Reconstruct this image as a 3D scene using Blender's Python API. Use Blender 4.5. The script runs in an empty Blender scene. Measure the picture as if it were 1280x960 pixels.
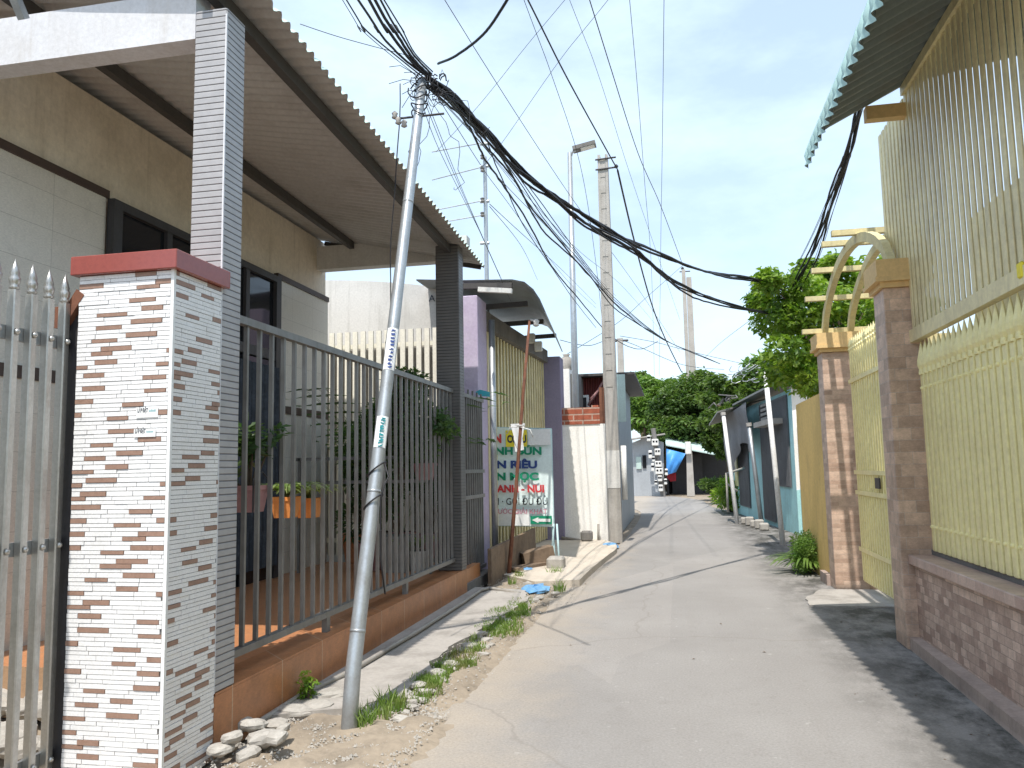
import bpy, math, random
import numpy as np
from mathutils import Vector, Matrix
S = bpy.context.scene
C = S.collection
R = math.radians
# ------------------------------------------------------------------ camera
FOC, CX, CY = 1000.0, 640.0, 480.0
YAW, PITCH, ROLL = R(11.3), R(6.05), R(1.1)
F = Vector((-math.sin(YAW)*math.cos(PITCH), math.cos(YAW)*math.cos(PITCH), math.sin(PITCH)))
R0 = Vector((math.cos(YAW), math.sin(YAW), 0)); U0 = R0.cross(F)
RT = math.cos(ROLL)*R0 - math.sin(ROLL)*U0
UP = math.sin(ROLL)*R0 + math.cos(ROLL)*U0
EYE = Vector((0, 0, 1.6))
cam = bpy.data.objects.new('camera', bpy.data.cameras.new('camera')); C.objects.link(cam)
m = Matrix((RT, UP, -F)).transposed().to_4x4(); m.translation = EYE
cam.matrix_world = m
cam.data.sensor_width = 36; cam.data.lens = FOC/1280*36; cam.data.clip_end = 3000; cam.data.clip_start = .05
S.camera = cam
def ray(px, py): return F + RT*((px-CX)/FOC) - UP*((py-CY)/FOC)
def gz(px, py, z=0.0):
    d = ray(px, py); return EYE + d*((z-EYE.z)/d.z)
def gy(px, py, Y):
    d = ray(px, py); return EYE + d*(Y/d.y)
def gx(px, py, X):
    d = ray(px, py); return EYE + d*(X/d.x)
# ------------------------------------------------------------------ world, sun, exposure
ELEV = 63.0
W = bpy.data.worlds.new('World'); S.world = W; W.use_nodes = True
nt = W.node_tree; nt.nodes.clear()
def N(nt, t, **k):
    n = nt.nodes.new(t)
    for a, b in k.items(): setattr(n, a, b)
    return n
sky = N(nt, 'ShaderNodeTexSky', sky_type='NISHITA', sun_disc=False)
sky.sun_elevation = R(ELEV); sky.sun_rotation = R(180); sky.air_density = 1.0; sky.dust_density = 1.6; sky.ozone_density = 1.0
tc = N(nt, 'ShaderNodeTexCoord'); mp = N(nt, 'ShaderNodeMapping'); mp.inputs['Scale'].default_value = (1.3, 1.0, 3.2)
mp.inputs['Rotation'].default_value = (0.15, 0.25, 0.4)
n1 = N(nt, 'ShaderNodeTexNoise'); n1.inputs['Scale'].default_value = 2.1; n1.inputs['Detail'].default_value = 8; n1.inputs['Roughness'].default_value = .6
cr = N(nt, 'ShaderNodeValToRGB'); cr.color_ramp.elements[0].position = .42; cr.color_ramp.elements[1].position = .78
cr.color_ramp.elements[0].color = (.42, .42, .42, 1); cr.color_ramp.elements[1].color = (.85, .85, .85, 1)
mx = N(nt, 'ShaderNodeMix', data_type='RGBA'); mx.inputs['B'].default_value = (4.9, 6.0, 7.0, 1)
bg = N(nt, 'ShaderNodeBackground'); bg.inputs['Strength'].default_value = .14
out = N(nt, 'ShaderNodeOutputWorld')
L = nt.links.new
L(tc.outputs['Generated'], mp.inputs['Vector']); L(mp.outputs[0], n1.inputs['Vector']); L(n1.outputs['Fac'], cr.inputs['Fac'])
L(cr.outputs['Color'], mx.inputs['Factor']); L(sky.outputs[0], mx.inputs['A']); L(mx.outputs['Result'], bg.inputs['Color']); L(bg.outputs[0], out.inputs['Surface'])
sd = Vector((-.03, -math.cos(R(ELEV)), math.sin(R(ELEV)))).normalized()
sun = bpy.data.objects.new('sun', bpy.data.lights.new('sun', 'SUN')); C.objects.link(sun)
sun.data.energy = 3.15; sun.data.angle = R(.55); sun.data.color = (1, .94, .86)
sun.rotation_euler = sd.to_track_quat('Z', 'Y').to_euler()
S.view_settings.view_transform = 'Standard'; S.view_settings.look = 'None'; S.view_settings.gamma = 1
S.view_settings.exposure = 0.72
S.cycles.max_bounces = 8; S.cycles.diffuse_bounces = 5; S.cycles.use_denoising = True

# ------------------------------------------------------------------ materials
def nm(name):
    mt = bpy.data.materials.new(name); mt.use_nodes = True
    nt = mt.node_tree; b = nt.nodes['Principled BSDF']
    return mt, nt, b
def ramp(nt, src, p0, p1, c0=(0,0,0,1), c1=(1,1,1,1)):
    r = N(nt, 'ShaderNodeValToRGB'); e = r.color_ramp.elements
    e[0].position = p0; e[1].position = p1; e[0].color = c0; e[1].color = c1
    nt.links.new(src, r.inputs['Fac']); return r.outputs['Color']
def noise(nt, vec, scale, detail=5, rough=.6):
    n = N(nt, 'ShaderNodeTexNoise'); n.inputs['Scale'].default_value = scale; n.inputs['Detail'].default_value = detail
    n.inputs['Roughness'].default_value = rough; nt.links.new(vec, n.inputs['Vector']); return n.outputs['Fac']
def mixc(nt, fac, a, b, mode='MIX'):
    x = N(nt, 'ShaderNodeMix', data_type='RGBA', blend_type=mode)
    for s, v in (('Factor', fac), ('A', a), ('B', b)):
        if isinstance(v, (tuple, float, int)): x.inputs[s].default_value = (v if s == 'Factor' else tuple(v)[:3]+(1,))
        else: nt.links.new(v, x.inputs[s])
    return x.outputs['Result']
def scaled(nt, sc):
    g = N(nt, 'ShaderNodeNewGeometry'); mp = N(nt, 'ShaderNodeMapping'); mp.inputs['Scale'].default_value = sc
    nt.links.new(g.outputs['Position'], mp.inputs['Vector']); return mp.outputs[0]
def bumpn(nt, b, h, strength=.3, dist=.01):
    bp = N(nt, 'ShaderNodeBump'); bp.inputs['Strength'].default_value = strength; bp.inputs['Distance'].default_value = dist
    nt.links.new(h, bp.inputs['Height']); nt.links.new(bp.outputs[0], b.inputs['Normal'])
def dirty(name, c, dirt=None, rough=.75, amt=.45, scale=1.5, streak=True, metal=0, fine=30, bump=.25, spec=.4, grime=.5):
    """base colour + blotches + fine grain + (optional) vertical rain streaks"""
    mt, nt, b = nm(name)
    if dirt is None: dirt = tuple(x*.5 for x in c)
    p = scaled(nt, (1,1,1))
    f1 = ramp(nt, noise(nt, p, scale, 7, .68), .45, .75)
    col = mixc(nt, amt, c, mixc(nt, f1, c, dirt))
    if streak:
        f2 = ramp(nt, noise(nt, scaled(nt, (5, 5, .35)), 2.2, 5, .65), .52, .78)
        x = N(nt, 'ShaderNodeMath', operation='MULTIPLY'); x.inputs[1].default_value = grime; nt.links.new(f2, x.inputs[0])
        col = mixc(nt, x.outputs[0], col, dirt)
    fn = noise(nt, p, fine, 6, .7)
    g = ramp(nt, fn, .2, .8, (.8,.8,.8,1), (1.12,1.12,1.12,1))
    col = mixc(nt, 1.0, col, g, 'MULTIPLY')
    nt.links.new(col, b.inputs['Base Color'])
    b.inputs['Roughness'].default_value = rough; b.inputs['Metallic'].default_value = metal; b.inputs['Specular IOR Level'].default_value = spec
    bumpn(nt, b, fn, bump, .006)
    return mt
def brickmat(name, c1, c2, mortar, bw, bh, ms=.012, rough=.55, off=.5, var=.6, dirt=(.1,.08,.07), flat=False, bump=.5, horiz=True):
    mt, nt, b = nm(name)
    g = N(nt, 'ShaderNodeNewGeometry'); s = N(nt, 'ShaderNodeSeparateXYZ'); nt.links.new(g.outputs['Position'], s.inputs[0])
    ad = N(nt, 'ShaderNodeMath', operation='ADD'); nt.links.new(s.outputs[0], ad.inputs[0]); nt.links.new(s.outputs[1], ad.inputs[1])
    cb = N(nt, 'ShaderNodeCombineXYZ')
    if flat: nt.links.new(s.outputs[0], cb.inputs[0]); nt.links.new(s.outputs[1], cb.inputs[1])
    else: nt.links.new(ad.outputs[0], cb.inputs[0]); nt.links.new(s.outputs[2], cb.inputs[1])
    br = N(nt, 'ShaderNodeTexBrick'); br.offset = off; br.inputs['Scale'].default_value = 1
    br.inputs['Color1'].default_value = c1+(1,); br.inputs['Color2'].default_value = c2+(1,); br.inputs['Mortar'].default_value = mortar+(1,)
    br.inputs['Mortar Size'].default_value = ms*.5; br.inputs['Brick Width'].default_value = bw; br.inputs['Row Height'].default_value = bh; br.inputs['Mortar Smooth'].default_value = .1
    nt.links.new(cb.outputs[0], br.inputs['Vector'])
    p = scaled(nt, (1,1,1))
    n1 = ramp(nt, noise(nt, p, 9, 6, .7), .3, .75, (1-.4*var,)*3+(1,), (1+.35*var,)*3+(1,))
    st = ramp(nt, noise(nt, scaled(nt, (30, 30, 90)), 1.2, 4, .7), .3, .7, (.85,.85,.85,1), (1.12,1.1,1.08,1))
    col = mixc(nt, 1.0, mixc(nt, 1.0, br.outputs['Color'], n1, 'MULTIPLY'), st, 'MULTIPLY')
    d = ramp(nt, noise(nt, p, 1.7, 7, .7), .55, .8); x = N(nt, 'ShaderNodeMath', operation='MULTIPLY'); x.inputs[1].default_value = .4; nt.links.new(d, x.inputs[0])
    col = mixc(nt, x.outputs[0], col, dirt)
    nt.links.new(col, b.inputs['Base Color']); b.inputs['Roughness'].default_value = rough
    iv = N(nt, 'ShaderNodeMath', operation='SUBTRACT'); iv.inputs[0].default_value = 1; nt.links.new(br.outputs['Fac'], iv.inputs[1])
    bumpn(nt, b, iv.outputs[0], bump, .006)
    return mt
def sheetmat(name, top, under, dirt=(.16,.1,.06), rough=.5):
    mt, nt, b = nm(name)
    g = N(nt, 'ShaderNodeNewGeometry'); p = scaled(nt, (1,1,1))
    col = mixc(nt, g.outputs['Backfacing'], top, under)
    f = ramp(nt, noise(nt, p, 1.8, 7, .7), .5, .8); x = N(nt, 'ShaderNodeMath', operation='MULTIPLY'); x.inputs[1].default_value = .5; nt.links.new(f, x.inputs[0])
    col = mixc(nt, x.outputs[0], col, dirt)
    fn = noise(nt, p, 25, 6, .7); col = mixc(nt, 1.0, col, ramp(nt, fn, .2, .8, (.82,.82,.82,1), (1.1,1.1,1.1,1)), 'MULTIPLY')
    nt.links.new(col, b.inputs['Base Color']); b.inputs['Roughness'].default_value = rough; b.inputs['Metallic'].default_value = .1
    return mt
def leafmat(name, a, bcol, dark, scale=6):
    mt, nt, b = nm(name)
    p = scaled(nt, (1,1,1))
    col = mixc(nt, ramp(nt, noise(nt, p, scale, 3, .5), .35, .65), a, bcol)
    col = mixc(nt, ramp(nt, noise(nt, p, scale*.25, 3, .5), .5, .7), col, dark)
    nt.links.new(col, b.inputs['Base Color']); b.inputs['Roughness'].default_value = .45; b.inputs['Specular IOR Level'].default_value = .4
    tr = N(nt, 'ShaderNodeBsdfTranslucent'); hs = mixc(nt, 1.0, col, (1.5,1.7,.7), 'MULTIPLY'); nt.links.new(hs, tr.inputs['Color'])
    ms = N(nt, 'ShaderNodeMixShader'); ms.inputs[0].default_value = .35
    nt.links.new(b.outputs[0], ms.inputs[1]); nt.links.new(tr.outputs[0], ms.inputs[2]); nt.links.new(ms.outputs[0], nt.nodes['Material Output'].inputs['Surface'])
    return mt
M = {}
M['steel'] = dirty('galvanised_steel', (.42,.45,.47), (.2,.2,.2), .42, .5, 4, True, .65, 40, .15)
M['polesteel'] = dirty('galvanised_pole', (.42,.46,.49), (.24,.22,.2), .38, .5, 5, True, .5, 60, .2)
M['stainless'] = dirty('stainless_tube', (.5,.5,.48), (.28,.27,.24), .33, .5, 3, True, .75, 50, .1)
M['railgrey'] = dirty('grey_paint_rail', (.23,.228,.22), (.1,.085,.07), .42, .6, 5, True, .3, 40, .1)
M['darkmetal_and_shade'] = dirty('dark_steel_and_stall_shade', (.05,.05,.055), (.03,.025,.02), .5, .5, 4)  # dark steel parts; on the stall this colour stands for shade
M['rust'] = dirty('rusty_iron', (.2,.085,.05), (.07,.035,.03), .85, .8, 6)
M['black'] = dirty('black_rubber', (.018,.018,.022), (.03,.03,.03), .55, .3, 6, False)
M['beige'] = dirty('beige_facade', (.80,.71,.58), (.46,.38,.28), .75, .55, 1.3, True, 0, 22, .2)
M['greytile'] = brickmat('large_grey_wall_tiles', (.66,.65,.59), (.64,.62,.56), (.4,.39,.35), .6, .3, .004, .3, 0, .12, (.2,.2,.18), bump=.2)
M['brownband'] = dirty('brown_band', (.07,.045,.035), None, .5)
M['beamwhite'] = dirty('white_beam_paint', (.66,.68,.72), (.45,.42,.38), .7, .4, 1.2)
M['cream'] = dirty('cream_enamel', (.92,.84,.44), (.6,.5,.27), .42, .3, 2, True, .1, 20, .08, .5, .3)
M['creamdull'] = dirty('aged_cream_enamel', (.82,.73,.43), (.3,.24,.15), .5, .5, 2, True, .1, 20, .08, .5, .45)
M['creamwhite'] = dirty('off_white_slat_paint', (.86,.84,.74), (.62,.58,.48), .55, .4, 2)
M['pale'] = dirty('pale_plaster', (.66,.65,.62), (.35,.34,.31), .85, .6, .7)
M['white'] = dirty('stained_white_plaster', (.9,.89,.86), (.5,.45,.36), .9, .22, 2.2, True, 0, 30, .4, .3, .12)
M['purple'] = dirty('purple_paint', (.50,.43,.57), (.68,.64,.72), .8, .5, 3, True, 0, 30, .3, .3, .3)
M['purpledark'] = dirty('deep_purple_paint', (.27,.24,.34), (.18,.16,.24), .8, .5, 2)
M['concrete'] = dirty('cast_concrete', (.42,.40,.37), (.25,.23,.2), .9, .6, 2, True, 0, 30, .4)
M['darkconc'] = dirty('sooty_concrete', (.2,.19,.18), (.08,.08,.07), .9, .7, 2)
M['turq'] = dirty('turquoise_wall_paint', (.44,.76,.78), (.28,.45,.45), .85, .5, 2, True, 0, 25, .3, .3, .5)
M['yellow'] = dirty('yellow_wall_paint', (.76,.54,.2), (.4,.27,.12), .8, .4, 1.2, True, 0, 25, .2, .3, .35)
M['capyellow'] = dirty('yellow_cap_paint', (.74,.52,.24), (.5,.34,.18), .7, .4, 3)
M['arch'] = dirty('pale_yellow_concrete', (.68,.6,.33), (.34,.3,.2), .75, .6, 3)
M['shutter'] = dirty('grey_shutter_paint', (.14,.145,.155), (.07,.07,.07), .6, .5, 3)
M['wood'] = dirty('weathered_wood', (.22,.16,.11), (.1,.07,.05), .9, .8, 6)
M['stone'] = dirty('rubble_stone', (.42,.40,.365), (.24,.22,.19), .95, .7, 8, False, 0, 40, .6)
M['redstone'] = dirty('granite_red_cap', (.30,.075,.06), (.2,.05,.045), .18, .5, 30, False, 0, 200, .02, .6)
M['whitetile'] = dirty('white_strip_tile', (.82,.83,.84), (.7,.7,.68), .3, .5, 9, False, 0, 90, .12)
M['browntile'] = dirty('brown_strip_tile', (.34,.22,.17), (.24,.15,.11), .4, .7, 25, False, 0, 90, .2)
M['grout'] = dirty('dark_grout', (.13,.125,.12), None, .9)
M['glassdark'], _nt, _b = nm('dark_window_glass'); _b.inputs['Base Color'].default_value = (.012,.014,.018,1); _b.inputs['Roughness'].default_value = .06
M['curtain'] = dirty('dark_blue_curtain', (.035,.045,.06), (.1,.12,.15), .8, .8, 7)
M['pipe'] = dirty('grey_pvc_pipe', (.33,.31,.28), (.18,.15,.12), .5, .6, 5, False)
M['terra'] = dirty('terracotta', (.5,.2,.09), (.35,.15,.08), .8)
M['orangeplastic'] = dirty('orange_plastic', (.8,.3,.08), (.45,.17,.06), .45, .4, 5)
M['pinkpot'] = dirty('faded_pink_plastic', (.38,.2,.2), (.25,.14,.14), .6)
M['blackpot'] = dirty('grey_pot', (.3,.3,.28), (.15,.15,.14), .7)
M['maroon'] = dirty('maroon_sheet', (.17,.035,.03), (.09,.03,.025), .6)
M['tealsheet'] = dirty('pale_teal_sheet', (.5,.64,.6), (.35,.42,.4), .6)
M['greysheet'] = dirty('grey_zinc_sheet', (.42,.45,.48), (.25,.26,.27), .5, .5, 2, True, .2)
M['bluetarp'] = dirty('blue_tarpaulin', (.07,.3,.72), (.05,.2,.5), .45, .5, 4, False, 0, 14, .8)
M['redcloth'] = dirty('red_cloth', (.35,.02,.03), None, .8)
M['greytarp'] = dirty('grey_tarpaulin', (.2,.2,.21), (.1,.1,.1), .7, .6, 3, True, 0, 12, .8)
M['plasticwhite'] = dirty('white_meter_box', (.72,.72,.69), (.45,.43,.4), .5, .5, 9)
M['whitepaint'] = dirty('white_painted_pipe', (.78,.78,.77), (.5,.48,.44), .5, .5, 4)
M['paleblue'] = dirty('pale_blue_leg_paint', (.48,.66,.70), (.3,.4,.42), .5)
M['bluebag'] = dirty('blue_plastic_bag', (.14,.35,.62), (.3,.45,.62), .4, .6, 20, False, 0, 30, .8)
M['bark'] = dirty('bark', (.12,.09,.06), (.05,.04,.03), .95, .8, 5)
M['leafbright'] = leafmat('bright_green_leaves', (.12,.23,.03), (.27,.36,.05), (.055,.12,.025))
M['leafmid'] = leafmat('mid_green_leaves', (.1,.2,.04), (.19,.28,.06), (.05,.1,.025), 2.2)
M['leafdark'] = leafmat('dark_green_leaves', (.06,.115,.03), (.12,.18,.04), (.03,.065,.02), 2.2)
M['leafpot'] = leafmat('potted_leaves', (.06,.12,.05), (.11,.17,.06), (.03,.07,.03), 8)
M['leafvar'] = leafmat('variegated_leaves', (.3,.36,.16), (.12,.2,.06), (.45,.5,.3), 14)
M['grass'] = leafmat('grass_blades', (.14,.24,.05), (.2,.28,.07), (.22,.2,.09), 8)
M['tilebr'] = brickmat('mauve_brown_wall_tiles', (.66,.48,.365), (.42,.295,.22), (.45,.38,.33), .2, .105, .004, .5, .5, .8)
M['tilepink'] = brickmat('pinkish_wall_tiles', (.62,.46,.36), (.42,.29,.22), (.5,.38,.3), .2, .055, .005, .5, .5, .7)
M['tilewall'] = brickmat('small_brown_wall_tiles', (.62,.47,.385), (.34,.23,.185), (.3,.23,.195), .12, .062, .005, .55, .35, .7)
M['ledge'] = brickmat('ledge_tiles', (.56,.42,.35), (.44,.31,.26), (.4,.32,.28), .16, .3, .005, .5, .5, .5)
M['kerbmat'] = dirty('brown_concrete_kerb', (.42,.33,.28), (.2,.16,.14), .85, .6, 3)
M['woodtile'] = brickmat('orange_wood_look_tiles', (.47,.205,.09), (.40,.17,.07), (.55,.42,.3), .62, 2.0, .008, .4, 0, .5, (.16,.08,.04), bump=.2)
M['floortile'] = brickmat('terracotta_floor_tiles', (.52,.24,.11), (.47,.21,.1), (.4,.26,.16), .4, .4, .008, .35, 0, .25, (.3,.15,.08), flat=True, bump=.15)
M['redbrick'] = brickmat('red_hollow_brick', (.42,.12,.07), (.32,.09,.05), (.45,.32,.26), .4, .13, .03, .9, .5, .7)
M['roofL'] = sheetmat('teal_corrugated_sheet_left', (.52,.5,.475), (.5,.66,.6), (.25,.21,.17))
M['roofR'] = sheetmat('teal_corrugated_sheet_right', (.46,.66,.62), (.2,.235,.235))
M['roofP'] = sheetmat('grey_corrugated_sheet', (.3,.33,.34), (.2,.2,.18))
M['purlin'] = dirty('dark_purlin', (.075,.07,.066), (.04,.035,.03), .6)
# ridged cladding of the grey columns (horizontal ribs)
def ribmat(name, c, dark, pitch):
    mt, nt, b = nm(name); g = N(nt, 'ShaderNodeNewGeometry'); s = N(nt, 'ShaderNodeSeparateXYZ'); nt.links.new(g.outputs['Position'], s.inputs[0])
    d = N(nt, 'ShaderNodeMath', operation='DIVIDE'); d.inputs[1].default_value = pitch; nt.links.new(s.outputs[2], d.inputs[0])
    fr = N(nt, 'ShaderNodeMath', operation='FRACT'); nt.links.new(d.outputs[0], fr.inputs[0])
    pp = N(nt, 'ShaderNodeMath', operation='PINGPONG'); pp.inputs[1].default_value = .5; nt.links.new(fr.outputs[0], pp.inputs[0])
    k = ramp(nt, pp.outputs[0], .03, .13)
    n1 = ramp(nt, noise(nt, scaled(nt, (1,1,1)), 6, 6, .7), .3, .7, (.85,.85,.85,1), (1.1,1.1,1.1,1))
    col = mixc(nt, 1.0, mixc(nt, k, dark, c), n1, 'MULTIPLY')
    nt.links.new(col, b.inputs['Base Color']); b.inputs['Roughness'].default_value = .4
    bumpn(nt, b, k, .8, .008); return mt
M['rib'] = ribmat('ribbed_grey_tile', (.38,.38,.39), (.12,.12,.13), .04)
M['ribshaded'] = ribmat('ribbed_grey_tile_shaded', (.125,.12,.115), (.06,.06,.06), .04)  # same column tile, darker: the far column's shade put into its colour
# road concrete, with black mould where the shade keeps it damp (x > 1.2) and sand at the left edge
def roadmat():
    mt, nt, b = nm('worn_concrete_road'); p = scaled(nt, (1,1,1))
    g = N(nt, 'ShaderNodeNewGeometry'); s = N(nt, 'ShaderNodeSeparateXYZ'); nt.links.new(g.outputs['Position'], s.inputs[0])
    col = mixc(nt, ramp(nt, noise(nt, p, .55, 8, .62), .3, .7), (.248,.236,.224), (.305,.293,.28))
    col = mixc(nt, ramp(nt, noise(nt, scaled(nt, (2.2,.25,1)), 1.3, 6, .7), .5, .75, (0,0,0,1), (.6,.6,.6,1)), col, (.255,.24,.225))
    pv = N(nt, 'ShaderNodeTexVoronoi'); pv.inputs['Scale'].default_value = .45; nt.links.new(scaled(nt,(1.4,.5,1)), pv.inputs['Vector'])
    sv = N(nt, 'ShaderNodeSeparateColor'); nt.links.new(pv.outputs['Color'], sv.inputs[0])
    col = mixc(nt, 1.0, col, ramp(nt, sv.outputs[0], 0, 1, (.93,.93,.93,1), (1.07,1.06,1.05,1)), 'MULTIPLY')
    col = mixc(nt, ramp(nt, noise(nt, p, 5.5, 7, .75), .56, .72, (0,0,0,1), (.5,.5,.5,1)), col, (.2,.185,.17))
    col = mixc(nt, ramp(nt, noise(nt, p, 9, 4, .6), .66, .72, (0,0,0,1), (.45,.45,.45,1)), col, (.44,.43,.41))
    # sand drifted to the left edge
    wob = noise(nt, p, 1.6, 10, .74)
    ma = N(nt, 'ShaderNodeMath', operation='MULTIPLY_ADD'); ma.inputs[1].default_value = 1.6; nt.links.new(wob, ma.inputs[0]); nt.links.new(s.outputs[0], ma.inputs[2])
    sand = ramp(nt, ma.outputs[0], .0, 1.0)
    mr = N(nt, 'ShaderNodeMapRange'); mr.inputs['From Min'].default_value = -.75; mr.inputs['From Max'].default_value = .1; mr.inputs['To Min'].default_value = .6; mr.inputs['To Max'].default_value = 0
    nt.links.new(ma.outputs[0], mr.inputs['Value']); nt.links.remove(sand.links[0]) if sand.links else None
    col = mixc(nt, mr.outputs[0], col, (.42,.355,.275))
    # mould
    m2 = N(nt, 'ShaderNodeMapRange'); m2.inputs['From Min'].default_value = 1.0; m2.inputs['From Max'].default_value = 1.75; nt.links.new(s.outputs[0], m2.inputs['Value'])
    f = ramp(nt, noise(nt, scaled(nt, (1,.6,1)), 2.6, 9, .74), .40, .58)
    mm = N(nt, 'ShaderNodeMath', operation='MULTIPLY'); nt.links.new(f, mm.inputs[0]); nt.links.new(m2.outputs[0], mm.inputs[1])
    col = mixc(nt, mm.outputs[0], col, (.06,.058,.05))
    # fine aggregate, hairline cracks
    fn = noise(nt, p, 60, 8, .75); col = mixc(nt, 1.0, col, ramp(nt, fn, .3, .7, (.74,.74,.74,1), (1.18,1.18,1.18,1)), 'MULTIPLY')
    v = N(nt, 'ShaderNodeTexVoronoi', feature='DISTANCE_TO_EDGE'); v.inputs['Scale'].default_value = .33
    dm = N(nt, 'ShaderNodeMix', data_type='VECTOR'); dm.inputs['Factor'].default_value = .35
    nn = N(nt, 'ShaderNodeTexNoise'); nn.inputs['Scale'].default_value = 1.6; nn.inputs['Detail'].default_value = 6; nt.links.new(p, nn.inputs['Vector'])
    nt.links.new(p, dm.inputs['A']); nt.links.new(nn.outputs['Color'], dm.inputs['B']); nt.links.new(dm.outputs['Result'], v.inputs['Vector'])
    col = mixc(nt, ramp(nt, v.outputs['Distance'], .0, .004, (.5,.5,.5,1), (0,0,0,1)), col, (.2,.18,.16))
    nt.links.new(col, b.inputs['Base Color']); b.inputs['Roughness'].default_value = .88; bumpn(nt, b, fn, .35, .006)
    return mt
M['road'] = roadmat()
M['soil'] = dirty('sandy_soil', (.33,.275,.21), (.13,.11,.085), .95, .8, 3, False, 0, 22, .8)
M['slab'] = dirty('grey_cement_slab', (.40,.375,.345), (.19,.175,.155), .92, .8, 2.6, False, 0, 28, .5)
M['apron'] = dirty('pale_cement_apron', (.56,.50,.42), (.4,.35,.28), .92, .7, 2, False, 0, 28, .4)
def flat(name, c, rough=.6):
    mt, nt, b = nm(name); b.inputs['Roughness'].default_value = rough
    col = mixc(nt, 1.0, c, ramp(nt, noise(nt, scaled(nt,(1,1,1)), 25, 5, .7), .2, .8, (.85,.85,.85,1), (1.08,1.08,1.08,1)), 'MULTIPLY')
    nt.links.new(col, b.inputs['Base Color']); return mt
for k, c in dict(tred=(.6,.05,.06), tgreen=(.0,.26,.14), tnavy=(.02,.06,.25), tblack=(.03,.04,.06), tpink=(.62,.3,.38), tteal=(.0,.28,.32), yel=(.85,.72,.05), wht=(.8,.82,.82), banner=(.76,.9,.9), bluesheen=(.05,.4,.5)).items(): M[k] = flat(k, c)

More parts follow.
